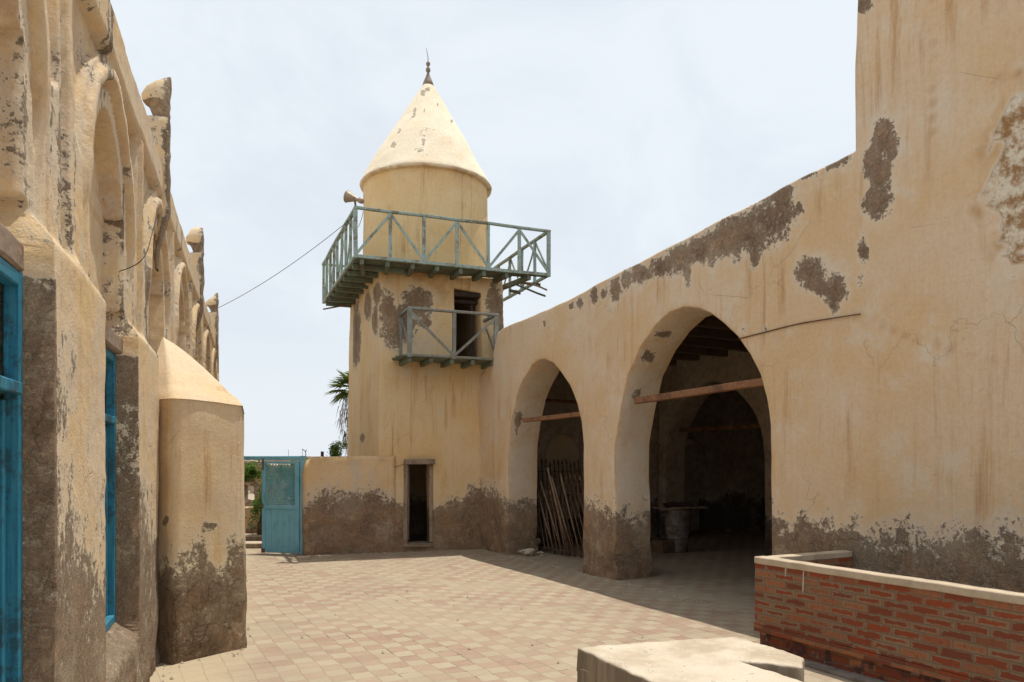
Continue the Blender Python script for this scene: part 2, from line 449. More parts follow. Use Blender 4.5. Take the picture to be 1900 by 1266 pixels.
def arc_map(s, z, d):
    p = arc_pt(s, z, d)
    if p.y > .5 and s < 8 and d < .1:
        px, py = project(p); r = blob(px, py, *ruin)
        k = sm(.35, .6, r+nz(p.x, p.y, p.z, 2.5)*.35)
        if k > 0: p = p+NA*(k*(.03+.012*nz(p.x, p.y, p.z*1.3, 4.)+.03*nz(p.x, p.y, p.z, 11.)))
    if z < .9 and z > 0:      # crumbled foot
        k = sm(.9, .2, z); p = p-NA*(k*.05*(nz(p.x*1.0, p.y, p.z, 3.2)+.25)*(1 if d < .3 else -1))
    return p
def arc_att(s, z, d, p):
    px, py = project(p) if p.y > .5 else (3000, 0)
    q0 = project(arc_pt(s, z, 0)) if p.y > .5 else (3000, 0)
    zb = arc_sz(min(q0[0], 1900), interp(damp_tab, q0[0]))[1]
    v = .48+(zb-z)/.85
    v = min(v, .93)
    for b in arc_blobs: v = max(v, blob(px, py, *b))
    r = blob(px, py, *ruin); pl = 0; oc = 0
    r += .28*nz(p.x, p.y, p.z, 3.)+.22*nz(p.x, p.y, p.z, 8.)
    if r > .3: pl = sm(.40, .66, r)*1.05; oc = sm(.3, .5, r)*max(0, .35-nz(p.x, p.y, p.z, 5.)*2.)
    if z > arc_sz(1400, 372)[1]-.35 and s > s_tall: pl = max(pl, .35)
    if s > 9 and .02 < d < .6: pl = max(pl, .62)
    if s > 9 and .002 < d < .05: oc = .85
    # the stain arc and hairline under the cable
    if px > 1585 and py > 500:
        t = (px-1600)/300; yy = 590+125*t-32*t*t
        oc = max(oc, .9-abs(py-yy)/5.)
    if 4.2 < z and s < s_tall and abs(px-1731) < 3+2*math.sin(z*3): oc = max(oc, .7)
    return {'st': max(0, v), 'pl': pl, 'oc': max(0, oc)}

arcade = empty('arcade_building', tuple(arc_pt(9, 0, 2)), 'long plastered arcade building with two pointed arches and a taller block, right of the yard', 'building')
mb = MB(); slab(mb, outer, [], .62, arc_map, sp=.075, rnd=.024, att=arc_att, disp=.016, fr=.9, wob=.012)
mb.build('wall', m_arc, arcade)
# interior: inner arcade, end wall with niches, back wall, floor line, ceiling, beams
def pl_att(lo):
    def f(s, z, d, p):
        return {'st': max(0, .5+(lo+.25*nz(s, z, 1, .8)-z)/.6), 'oc': max(0, nz(s, z, 4, .6)), 'pl': .25}
    return f
ie = 16.75                                        # along-wall position of the end wall
def inner_map(s, z, d): return arc_pt(s, z, 4.62+d)
def pa(c, hw, spring, apex): return [(c+x, z) for x, z in arch(hw, spring, apex)]
oi = [(ie+2.4, -.1)]
for c in (15.45, 11.95, 8.5, 5.2):
    a = pa(c, 1.50, 1.75, 3.42)
    oi += [(a[0][0], -.1)]+a+[(a[-1][0], -.1)]
oi += [(3.2, -.1), (3.2, 4.2), (ie+2.4, 4.2)]
mb = MB(); slab(mb, oi, [], .6, inner_map, sp=.11, rnd=.04, att=pl_att(.7), disp=.02); mb.build('inner_arcade_wall', m_int, arcade)
def end_map(s, z, d): return arc_pt(17.12+d, z, s)
def endm2(s, z, d): return arc_pt(17.9+d, z, s)
ne = [(2.08+x, z) for x, z in [(.50, .5), (.50, 1.75), (.44, 2.0), (.3, 2.22), (.1, 2.33), (-.1, 2.33), (-.3, 2.22), (-.44, 2.0), (-.5, 1.75), (-.5, .5)]]
mb = MB(); slab(mb, [(.5, -.1), (4.6, -.1), (4.6, 4.2), (.5, 4.2)], [ne], .22, end_map, sp=.11, att=pl_att(.8)); mb.build('end_wall', m_int, arcade)
mb = MB(); mb.grid(lambda i, j: arc_pt(17.3, .3+j*.3, 1.4+i*.12), 12, 8); mb.build('niche_back', m_arc, arcade)
ne2 = [(6.3+x, z) for x, z in [(.42, 0.), (.42, 1.9), (.3, 2.2), (0, 2.35), (-.3, 2.2), (-.42, 1.9), (-.42, 0.)]]
mb = MB(); slab(mb, [(4.6, -.1), (9.6, -.1), (9.6, 4.2), (4.6, 4.2)], [ne2], .25, endm2, sp=.14, att=pl_att(.8)); mb.build('end_wall', m_int, arcade)
mb = MB(); mb.grid(lambda i, j: arc_pt(18.2, -.1+j*.5, 5.6+i*.3), 6, 6); mb.build('niche_back', m_int, arcade)
mb = MB(); mb.grid(lambda i, j: arc_pt(3.0+i*.5, -.1+j*.43, 9.6), 34, 11); mb.build('back_wall', m_int, arcade)
mb = MB(); mb.grid(lambda i, j: arc_pt(3.25, -.1+j*.43, i*.5), 20, 11); mb.build('near_end_wall', m_int, arcade)
mb = MB()
for k in range(2):
    mb.add([arc_pt(3.1, 4.12+k*.16, .3), arc_pt(19.3, 4.12+k*.16, .3), arc_pt(19.3, 4.12+k*.16, 9.7), arc_pt(3.1, 4.12+k*.16, 9.7)], [(0, 1, 2, 3)])
mb.build('roof', m_dark, arcade)
m_roofw = wood('ceiling_boards', (.20, .13, .085), (.14, .09, .06), (.07, .045, .03), amt=.5, along='a')
mb = MB()
for i in range(40):
    s = 3.6+i*.335; mb.beam(arc_pt(s, 4.08, .55), arc_pt(s, 4.08, 4.6), .32, .025)
mb.build('ceiling_boards', m_roofw, arcade)
for i in range(17):
    s = 4.1+i*.78; mb = MB(); mb.beam(arc_pt(s, 3.98, .5), arc_pt(s+random.uniform(-.06, .06), 3.97, 4.7), .13, .16, seg=3, wob=.012)
    mb.build('ceiling_beam', m_roofw, arcade)
# tie beams across the arches
def tie(p0, p1, d, w=.085, inner=False):
    a, b = arc_sz(*p0), arc_sz(*p1)
    mb = MB(); mb.beam(arc_pt(a[0]+.12, a[1], d), arc_pt(b[0]-.12, b[1], d), w, w, seg=4, wob=.004); mb.build('tie_beam', m_redw, arcade)
tie((1176, 742), (1412, 706), .14, .09); tie((966, 779), (1078, 767), .14, .075)
mb = MB(); mb.beam(arc_pt(16.95, 2.45, 4.95), arc_pt(13.9, 2.45, 4.95), .07, .08, seg=3, wob=.004); mb.build('tie_beam', m_redw, arcade)
mb = MB(); mb.beam(arc_pt(16.7, 3.0, 1.2), arc_pt(16.7, 2.95, 3.6), .06, .06, seg=3, wob=.004); mb.build('tie_beam', m_redw, arcade)
# closed body above the rooms (upper block behind the tall wall)
mb = MB()
a, b = 3.2, s_tall-.02
P8 = [arc_pt(a, 4.4, .6), arc_pt(b, 4.4, .6), arc_pt(b, 4.4, 8), arc_pt(a, 4.4, 8), arc_pt(a, 6.5, .6), arc_pt(b, 6.5, .6), arc_pt(b, 6.5, 8), arc_pt(a, 6.5, 8)]
mb.add(P8, [(0, 1, 5, 4), (1, 2, 6, 5), (2, 3, 7, 6), (3, 0, 4, 7), (4, 5, 6, 7)]); mb.build('upper_block', m_arc, arcade, fix=True)

# ================================================================== MINARET
UT = V((.9496, .3134, 0)); UT.normalize()
VT = V((-.3703, .929, 0)); VT.normalize()
T0 = V((-2.56, 14.34, 0)); TW = 2.66; TL = 3.75
TC = T0+UT*(TW/2)+VT*(TL/2)
per = 2*(TW+TL); RR = .10
def tower_path(s, d):
    """perimeter position s, starting in the middle of the back, running left side, front, right side"""
    s = s % per; h = TW/2
    segs = [(h, T0+VT*TL+UT*h, -UT), (TL, T0+VT*TL, -VT), (TW, T0, UT), (TL, T0+UT*TW, VT), (h, T0+UT*TW+VT*TL, -UT)]
    u = s
    for i, (L, p, dr) in enumerate(segs):
        if u <= L or i == 4: break
        u -= L
    p = p+dr*u
    q = p-TC; a = q.dot(UT)/(TW/2); b = (q-UT*q.dot(UT)).dot(VT)/(TL/2)
    # round the corners a little, then go inwards by d
    ex = max(abs(a), abs(b)); k = 1.
    ca = min(1-abs(a), 1-abs(b)) if min(abs(a), abs(b)) > .9 else None
    mn = min(abs(a), abs(b))
    if mn > .95: k = 1-.014*((mn-.95)/.05)**2
    r = (TC+q*k); 
    inw = -(UT*(math.copysign(1, a) if abs(a) >= abs(b)-1e-6 else 0)+VT*(math.copysign(1, b) if abs(b) > abs(a) else 0))
    if mn > .95:
        inw = inw*(1-.5*(mn-.95)/.05) - (UT*math.copysign(.5, a)+VT*math.copysign(.5, b))*((mn-.95)/.05)
    return r+inw*d
def tow_map(s, z, d):
    p = tower_path(s, d); k = 1-.0125*max(0, z)
    q = TC+(p-TC)*k
    if 0 < z < .8 and d < .2: q = q+(q-TC).normalized()*(.03*sm(.8, .1, z)*(nz(q.x, q.y, z, 3)+.4))
    return V((q.x, q.y, z))
s_front = TW/2+TL
def front_sz(px, py, off=0.):
    r = (px-CX)/F; o = T0-VT*off
    t = (r*o.y-o.x)/(UT.x-r*UT.y); y = o.y+UT.y*t
    return (s_front+t, H+(HY-py)*y/F)
door = [front_sz(*p) for p in ((751, 1010), (803, 1008), (803, 856), (751, 856))]
upo = [front_sz(*p) for p in ((846, 668), (899, 672), (897, 541), (846, 532))]
upo = [(s+.03, z) for s, z in upo]
tow_blobs = [(738, 603, 30, 38), (775, 560, 24, 26), (718, 575, 16, 32), (790, 600, 10, 10), (918, 560, 16, 36), (932, 590, 12, 34), (660, 620, 9, 62), (655, 560, 6, 40), (696, 592, 6, 28),
             (683, 568, 7, 26), (700, 545, 8, 18), (672, 812, 5, 7)]
tow_damp = [(560, 940), (600, 918), (640, 925), (700, 908), (750, 940), (805, 942), (850, 925), (880, 902), (910, 895)]
def tow_att(s, z, d, p):
    px, py = project(p)
    y = 14.3; zb = H+(HY-interp(tow_damp, px))*y/F
    v = min(.92, .48+(zb-z)/.9)
    if p.y < 17.2:
        for b in tow_blobs: v = max(v, blob(px, py, *b))
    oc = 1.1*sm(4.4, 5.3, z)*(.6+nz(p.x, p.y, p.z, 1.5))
    pl = max(0, blob(px, py, 745, 690, 20, 10), blob(px, py, 800, 690, 26, 8), blob(px, py, 780, 640, 40, 20)*.8)
    pl = max(pl, sm(1.9, 1.2, z)*.45)
    return {'st': max(0, v), 'pl': min(pl, .6), 'oc': max(0, oc)}
minaret = empty('minaret', tuple(TC), 'ochre plastered minaret with white conical roof behind the timber balconies', 'minaret')
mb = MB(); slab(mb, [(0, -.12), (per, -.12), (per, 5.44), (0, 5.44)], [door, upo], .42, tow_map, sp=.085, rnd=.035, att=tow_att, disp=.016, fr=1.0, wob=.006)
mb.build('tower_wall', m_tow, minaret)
mb = MB(); mb.add([tow_map(k, 5.40, .1) for k in (.0, TW/2, TW/2+TL, TW/2+TL+TW, TW/2+2*TL+TW)], [(0, 1, 2, 3, 4)]); mb.build('tower_floor', m_dark, minaret)
DC = V((-1.846, 16.2, 0))
def drum_map(s, z, d): 
    a = s/1.333; r = 1.333-d-.008*(z-5.4); return V((DC.x+r*math.cos(a), DC.y+r*math.sin(a), z))
mb = MB()
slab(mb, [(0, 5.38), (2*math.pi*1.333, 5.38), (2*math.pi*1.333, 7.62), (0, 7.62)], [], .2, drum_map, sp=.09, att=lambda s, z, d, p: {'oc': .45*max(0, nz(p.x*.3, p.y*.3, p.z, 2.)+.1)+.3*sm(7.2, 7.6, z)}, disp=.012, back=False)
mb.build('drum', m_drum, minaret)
# conical roof with rolled eave
prof = [(1.25, 7.555), (1.375, 7.55), (1.392, 7.565), (1.400, 7.585), (1.396, 7.61)]
for i in range(1, 34):
    t = i/33; z = 7.61+t*2.24; r = 1.395*(1-t)**1.0+.085*t + .028*math.sin(t*math.pi); prof.append((r, z))
def cone_p(i, j):
    r, z = prof[j]; a = 2*math.pi*i/96; p = V((DC.x+r*math.cos(a)+.045*sm(7.6, 9.85, z), DC.y+r*math.sin(a), z))
    return p+noise.noise_vector(p*1.5)*.022*min(1, r*2)+noise.noise_vector(p*5)*.008*min(1, r*2)
mb = MB(); mb.grid(cone_p, 96, len(prof), closed=True)
st = []
for j in range(len(prof)):
    for i in range(96):
        p = cone_p(i, j); px, py = project(p); v = 0
        if p.y < DC.y:
            for b in ((785, 172, 6, 6), (770, 205, 3, 7), (767, 217, 5, 3), (771, 275, 7, 2.5), (780, 281, 7, 2.5), (795, 166, 5, 4), (730, 268, 5, 8), (787, 235, 1.3, 16), (786, 262, 1.3, 12), (788, 205, 1.5, 8), (812, 195, 2, 4), (838, 225, 3, 4), (742, 243, 3, 7)):
                v = max(v, blob(px, py, *b)*.85)
        st.append(max(0, v))
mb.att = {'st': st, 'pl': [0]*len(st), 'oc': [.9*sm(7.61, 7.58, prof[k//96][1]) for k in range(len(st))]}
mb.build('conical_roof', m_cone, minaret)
mb = MB(); c = (DC.x+.045, DC.y, 0)
fp = [(.125, 9.79), (.10, 9.88), (.075, 9.97), (.03, 10.08), (.02, 10.09)]
def ball(zc, r): return [(max(.018, r*math.cos(a)), zc+r*math.sin(a)) for a in [(-80+20*k)*math.pi/180 for k in range(9)]]
fp += ball(10.145, .062)+ball(10.275, .055)+[(.012, 10.33)]
fp = [(r if z < 9.9 else r*.82, z) for r, z in fp]; mb.lathe(fp, c, 20, cap=True)
mb.tube([(c[0], c[1], 10.32), (c[0]-.005, c[1], 10.45), (c[0]-.03, c[1], 10.56), (c[0]-.04, c[1], 10.62)], [.009, .008, .006, .004], 5)
mb.build('finial', m_finial, minaret)
# door and upper doorway joinery
def fpt(px, py, dep=0.):
    s, z = front_sz(px, py); return tow_map(s, z, dep)
df = MB()
df.beam(fpt(749, 857, -.02), fpt(806, 857, -.02), .16, .10, seg=3, wob=.004)
df.beam(fpt(753, 1012, .02), fpt(753, 862, .02), .08, .06, seg=3, wob=.003); df.beam(fpt(801, 1006, .03), fpt(801, 862, .03), .07, .07, seg=3, wob=.003)
dfo = df.build('door_frame', m_oldw, minaret)
dd = MB()
for k in range(3):
    a = fpt(757+k*3.7, 1004, .10+k*.11); b = fpt(757+k*3.7, 864, .10+k*.11); dd.beam(a, b, .11, .025, up=tuple(UT), seg=2, wob=.003)
dd.build('door_leaf', m_oldw, minaret)
uf = MB()
zt = upo[2][1]; zb_ = upo[0][1]; sl_, sr_ = upo[0][0], upo[1][0]
uf.beam(tow_map(sl_, zt-.05, .12), tow_map(sr_, zt-.05, .12), .2, .09); uf.beam(tow_map(sr_-.12, zb_, .3), tow_map(sr_-.12, zt, .3), .07, .07); uf.beam(tow_map(sl_, zt-.16, .26), tow_map(sr_, zt-.16, .26), .12, .07)
uf.build('door_frame', m_dark, minaret)
mb = MB(); mb.beam(tow_map(door[0][0]-.03, door[0][1]-.03, .12), tow_map(door[1][0]+.03, door[0][1]-.03, .12), .30, .07, seg=3, wob=.006); mb.build('door_sill', m_conc2, minaret)

# ------------------------------------------------------------------ galleries
def rail_run(root, G, du, L, n, z0, z1, mat, first=True, last=True, start_up=True, pw=.065):
    P = [G+du*(L*i/n) for i in range(n+1)]
    side = du.cross(V((0, 0, 1)))
    for i, p in enumerate(P):
        if (i == 0 and not first) or (i == n and not last): continue
        mb = MB(); mb.beam(p+V((0, 0, z0-.04)), p+V((random.uniform(-.01, .01), 0, z1-.02)), pw*(1.15 if i in (0, n) else .9), pw*.8, up=tuple(side), seg=3, wob=.003)
        mb.build('post', mat, root)
    for i in range(n):
        up = (i % 2 == 0) == start_up
        a = P[i]+V((0, 0, z0+.02 if up else z1-.05)); b = P[i+1]+V((0, 0, z1-.05 if up else z0+.02))
        mb = MB(); mb.beam(a+side*.02, b+side*.02, .02, .05, up=(0, 0, 1), seg=3, wob=.004); mb.build('brace', mat, root)
    mb = MB(); mb.beam(P[0]-du*.03+V((0, 0, z1)), P[-1]+du*.03+V((0, 0, z1)), .075, .045, seg=n, wob=.006); mb.build('handrail', mat, root)
GU = V((.932, .362, 0)).normalized(); GV = V((-.370, .929, 0)).normalized()
G0 = V((-2.83, 13.65, 0)); W = 3.82; L = 4.2; zd = 5.46; zr = 6.33
gal = MB(); 
def board(mb, a, b, w=.135, h=.028): mb.beam(a, b, w, h, seg=2, wob=.004)
for k in range(5):                      # front strip
    v0 = .07+k*.145
    Lk = W if k == 0 else W-.1-.3*k*random.uniform(.75, 1.1)
    board(gal, G0+GV*v0+V((0, 0, zd-.015)), G0+GV*v0+GU*Lk+V((0, 0, zd-.015)))
    board(gal, G0+GV*(L-v0)+V((0, 0, zd-.015)), G0+GV*(L-v0)+GU*(W*.7)+V((0, 0, zd-.015)))
for k in range(5):                      # left strip
    u0 = .07+k*.145; board(gal, G0+GU*u0+GV*.76+V((0, 0, zd-.015)), G0+GU*u0+GV*(L-.76)+V((0, 0, zd-.015)))
gobj = gal.build('gallery', m_deck, minaret)
for a, b in ((G0, G0+GU*W), (G0, G0+GV*L), (G0+GV*L, G0+GV*L+GU*W), (G0+GU*W, G0+GU*W+GV*L)):
    mb = MB(); mb.beam(a+V((0, 0, zd-.005)), b+V((0, 0, zd-.005)), .05, .06, seg=4, wob=.004); mb.build('edge_beam', m_green, gobj)
for i in range(8):
    u = .12+i*.47; mb = MB(); mb.beam(G0+GU*(u+.0)+GV*.02+V((0, 0, zd-.085)), G0+GU*(u+(W/2-u)*.12)+GV*(1.0)+V((0, 0, zd-.085)), .075, .10, seg=2, wob=.004); mb.build('joist', m_deck, gobj)
for i in range(8):
    v = .45+i*.50; mb = MB(); mb.beam(G0+GV*v+GU*.02+V((0, 0, zd-.085)), G0+GV*v+GU*1.0+V((0, 0, zd-.085)), .075, .10, seg=2, wob=.004); mb.build('joist', m_deck, gobj)
for v, ln in ((1.9, .55), (2.6, .50), (3.2, .3)):
    mb = MB(); mb.beam(G0+GU*(W-.9)+GV*v+V((0, 0, zd-.085)), G0+GU*(W-.9+ln)+GV*v+V((0, 0, zd-.10)), .08, .10, seg=2, wob=.004); mb.build('joist', m_deck, gobj)
rail_run(gobj, G0, GU, W, 6, zd, zr, m_green)
rail_run(gobj, G0, GV, L, 8, zd, zr, m_green, first=False)
rail_run(gobj, G0+GV*L, GU, W, 6, zd, zr, m_green, first=False)
rail_run(gobj, G0+GU*W, GV, L, 6, zd, zr, m_green, first=False, last=False)
# broken planks hanging at the right-hand side
R0 = G0+GU*(W-.85)+GV*1.35
def at_depth(px, py, y): return V(((px-CX)/F*y, y, H+(HY-py)*y/F))
for a, b, w, m_ in (((947, 524, 15.6), (1011, 550, 15.4), .11, m_deck), ((962, 524, 15.7), (1003, 529, 15.7), .12, m_redw), ((985, 527, 15.4), (1015, 538, 15.3), .07, m_oldw), ((945, 538, 16.0), (966, 544, 16.0), .18, m_deck)):
    mb = MB(); mb.beam(at_depth(*a), at_depth(*b), w, .03, seg=5, wob=.009); mb.build('broken_plank', m_, gobj)
mb = MB(); mb.tube([at_depth(600, 574, 17.6), at_depth(660, 563, 17.0)], .018, 6); mb.build('iron_rod', m_rust, gobj)
# lower balcony
B0 = V((-1.887, 13.9, 0)); BW = 1.70; BD = .74; zb2 = 3.70; zr2 = 4.56
bal = MB()
for k in range(5):
    board(bal, B0+GV*(.05+k*.145)-GU*(.16+.05*(k % 2))+V((0, 0, zb2-.015)), B0+GV*(.05+k*.145)+GU*(BW)+V((0, 0, zb2-.015)))
bobj = bal.build('lower_balcony', m_deck, minaret)
for i in range(5):
    u = .0+i*.41; mb = MB(); mb.beam(B0+GU*u+GV*.0+V((0, 0, zb2-.08)), B0+GU*u+GV*.85+V((0, 0, zb2-.08)), .07, .09, seg=2, wob=.003); mb.build('joist', m_deck, bobj)
mb = MB(); mb.beam(B0-GU*.03+V((0, 0, zb2)), B0+GU*BW+V((0, 0, zb2)), .05, .04, seg=3, wob=.004); mb.build('edge_beam', m_greyw, bobj)
rail_run(bobj, B0, GU, BW, 2, zb2, zr2, m_greyw, start_up=False, pw=.075)
rail_run(bobj, B0, GV, BD, 1, zb2, zr2, m_greyw, first=False, start_up=True, pw=.07)
rail_run(bobj, B0+GU*BW, GV, BD, 1, zb2, zr2, m_greyw, first=False, last=False, start_up=True, pw=.07)

# ------------------------------------------------------------------ loudspeaker and wires
cs = G0+V((.02, .0, 0))
ls = empty('loudspeaker', (cs.x, cs.y, zr+.02), 'rusty beige horn loudspeaker on a bracket at the corner of the upper timber gallery', 'loudspeaker')
hc = at_depth(658, 369, cs.y)
ax = (at_depth(640, 364, cs.y+.10)-at_depth(676, 375, cs.y)).normalized()
q = ax.to_track_quat('Z', 'Y').to_matrix()
mb = MB(); hp = []; q = q*.88
for i in range(11):
    t = i/10; hp.append((.032+.092*t**1.15, -.10+.28*t))
hp += [(.130, .184), (.124, .174)]+[(.026+.094*(1-i/9)**1.15, .17-.24*i/9) for i in range(10)]
mb.lathe(hp, hc, 24, M=q); mb.build('horn', m_metal, ls)
mb = MB(); mb.lathe([(.02, -.21), (.05, -.205), (.058, -.17), (.055, -.11), (.036, -.09)], hc, 18, M=q, cap=True); mb.build('driver', m_metal, ls)
mb = MB(); mb.beam(V((cs.x, cs.y, zr-.1)), hc+V((.0, .0, -.01)), .035, .02, up=(0, 1, 0)); mb.tube([hc+V((-.0, -.07, .0)), hc+V((0, .07, 0))], .012, 6); mb.build('bracket', m_rust, ls)
m_wire = plain('dark_cable', (.05, .045, .04), .7)
def wire(pts, r, name, label, cat='cable', mat=None, sag=0., n=24):
    mb = MB(); mb.tube(pts, r, 5); return mb.build(name, mat or m_wire, None, label, cat)
def sagline(a, b, sag, n=24):
    a = V(a); b = V(b); return [a.lerp(b, i/n)-V((0, 0, 4*sag*(i/n)*(1-i/n))) for i in range(n+1)]
wire(sagline(V((cs.x, cs.y, zr-.12)), at_depth(404, 572, 16.4), .12), .0055, 'cable', 'thin cable running through the air from the horn loudspeaker down to the left hall roof')
dr = [at_depth(674, 392, 13.72), at_depth(672, 402, 13.72), at_depth(669, 412, 13.7), at_depth(665, 422, 13.68), at_depth(660, 420, 13.68)]
wire(dr, .005, 'cable', 'short loose cable end dangling behind the gallery corner post under the loudspeaker')

# ================================================================== LEFT HALL
KL = math.hypot(.339, 1.)
NL = V((-1., -.339, 0)).normalized()           # into the left building
UL = V((-.339, 1., 0)).normalized()
def lp(y, z, q=0.): return V((-.8365-.339*y, y, z)) + NL*q
def l_yz(px, py, q=0.):
    k = .8365+q*KL; y = k/(-(px-CX)/F-.339); return (y, H+(HY-py)*y/F)
PER = 2.275; C0 = 2.515; YE = 17.9
def sdarch(t, z, hw, spring, apex):
    if z < spring: return hw-t
    r = apex-spring; R = (r*r+hw*hw)/(2*hw); return R-math.hypot(t-(hw-R), z-spring)
WB = .60; WT = 2.46; QW = .14; BW2 = .635
def qw(k): return .10 if k == 0 else .14
def relief(y, z):
    k = round((y-C0)/PER); cy = C0+k*PER; t = abs(y-cy)*KL
    tp = PER*KL/2-t; W_ = .007
    def B(q, q2, d, w=W_): return q+(q2-q)*sm(-w, w, d)
    q = .08
    if z > 2.50:
        d1 = sdarch(t, z, .80, 3.2, 4.17)
        q = B(q, .045, z-4.24)
        q = B(q, .125, min(-.06-d1, 4.215-z, tp-.11, z-3.36-.5*max(0, .35-tp)))
        q = B(q, .05, min(.045-tp, 4.22-z)); q = B(q, .105, min(tp-.045, .07-tp, 4.2-z), .006)
        fade = sm(2.9, 3.35, z)
        q = B(q, .08-.040*fade, min(d1, .075-d1))
        q = B(q, .08+.055*fade, min(d1-.085, .125-d1, z-3.0))
        q = B(q, .09, min(d1-.135, z-2.7))
        d2 = sdarch(t, z, .50+(.05 if z < 3.38 else 0), 3.3, 3.90)
        q = B(q, .215, d2)
        q = B(q, .20, min(d2-.06, .06-abs(z-3.40)))
    if z <= 2.76:
        pil = sm(2.74, 2.60, z)
        if t >= BW2-.012: q = q*(1-pil) if t > BW2+.01 else q*(1-pil)+0*pil
        elif z < WB: q = qw(k)*sm(WB-.15, WB, z)*1.1
        elif z < WT and t < BW2-.02: q = .42
        elif z < 2.60: q = .15
        else: q = .215
    return q
def lpos(y, z, q):
    return lp(y+(.010*nz(y, z, 1.5, .9)+.003*nz(y, z, 5, 5)), z+.018*nz(y, z, 7.5, .8), q)
ys = []; y = 1.5
while y < YE:
    ys.append(y); y += .0125 if y < 5.7 else (.022 if y < 9 else .042)
ys.append(YE)
zs = []; z = -.1
while z < 4.5: zs.append(z); z += .026 if z < 2.6 else .018
zs.append(4.5)
mb = MB(); nx, ny = len(ys), len(zs)
Q = [[relief(yy, zz) for yy in ys] for zz in zs]
vs = []; stv = []; plv = []; ocv = []
# steps between neighbours become real reveals: push the low side's neighbour
for j, zz in enumerate(zs):
    for i, yy in enumerate(ys):
        qv = Q[j][i]; p = lpos(yy, zz, qv)
        p = p+noise.noise_vector(p*1.1)*.008+noise.noise_vector(p*4.)*.005+noise.noise_vector(p*13.)*.0035
        if zz < .9: p = p-NL*(sm(.9, .1, zz)*.028*(nz(p.x, p.y, p.z, 3)+.2))
        vs.append(p)
        gy = abs(Q[j][min(i+1, nx-1)]-Q[j][max(i-1, 0)])
        dn = nz(yy*1.0, zz, 2., .9); dv = nz(yy*8, zz*.55, 8., 1.)
        st_ = .5+(1.45+.9*dn-zz)/2.2; st_ = min(st_, .74 if gy < .05 else .95)
        side_ = abs(abs(yy-(C0+round((yy-C0)/PER)*PER))*KL-BW2) < .03 and yy > C0+round((yy-C0)/PER)*PER
        if side_ and zz < 2.45: st_ = max(st_, .78+.35*dn)  # near pier sides: brown stain deepened, with their shade painted into it
        if zz > 2.6: st_ = max(st_, .17+.66*dv*(1. if qv < .1 else .5)); 
        if 2.2 < zz: st_ = max(st_, .12)
        stv.append(max(0, st_)); plv.append(.38+.3*dn if qv > .05 else .3)
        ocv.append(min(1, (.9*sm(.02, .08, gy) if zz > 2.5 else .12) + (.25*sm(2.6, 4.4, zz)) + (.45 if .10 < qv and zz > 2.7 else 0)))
base = 0
fs = []
for j in range(ny-1):
    for i in range(nx-1):
        fs.append((j*nx+i, (j+1)*nx+i, (j+1)*nx+i+1, j*nx+i+1)[::-1])
mb.add(vs, fs, True)
# rounded top and roof, end return wall
n0 = len(mb.v)
tops = []
for dq, dz in ((.02, .03), (.07, .05), (.35, .05), (.40, -.4)):
    row = []
    for i, yy in enumerate(ys):
        p = lpos(yy, 4.5, Q[-1][i]+dq)+V((0, 0, dz)); p = p+noise.noise_vector(p*1.1)*.016+noise.noise_vector(p*4.)*.010; row.append(p)
    tops.append(row)
allrows = [vs[(ny-1)*nx:]]+tops
b = len(mb.v)
flat_ = [p for r in allrows for p in r]
fs = [(j*nx+i, (j+1)*nx+i, (j+1)*nx+i+1, j*nx+i+1)[::-1] for j in range(len(allrows)-1) for i in range(nx-1)]
mb.add(flat_, fs, True); stv += [.42]*len(flat_); plv += [.45]*len(flat_); ocv += [.3]*len(flat_)
E = [lp(YE, -.1, .0), lp(YE, 4.5, .05), lp(YE, 4.5, 6), lp(YE, -.1, 6)]
mb.add(E, [(0, 1, 2, 3)]); stv += [.3]*4; plv += [.3]*4; ocv += [.2]*4
mb.add([lp(1.0, 4.15, .3), lp(YE, 4.15, .3), lp(YE, 4.15, 6), lp(1.0, 4.15, 6), lp(1., -.1, .4), lp(1., 4.5, .1), lp(1., 4.5, 6), lp(1., -.1, 6)], [(0, 1, 2, 3), (4, 5, 6, 7)]); stv += [.3]*8; plv += [.3]*8; ocv += [.2]*8
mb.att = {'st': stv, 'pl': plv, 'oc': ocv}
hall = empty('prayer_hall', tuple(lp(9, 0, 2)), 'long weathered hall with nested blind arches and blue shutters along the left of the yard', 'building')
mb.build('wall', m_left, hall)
mb = MB(); mb.grid(lambda i, j: lp(1.0+i*.5, -.1+j*.45, .6), 34, 10); mb.build('inner_wall', m_dark, hall)

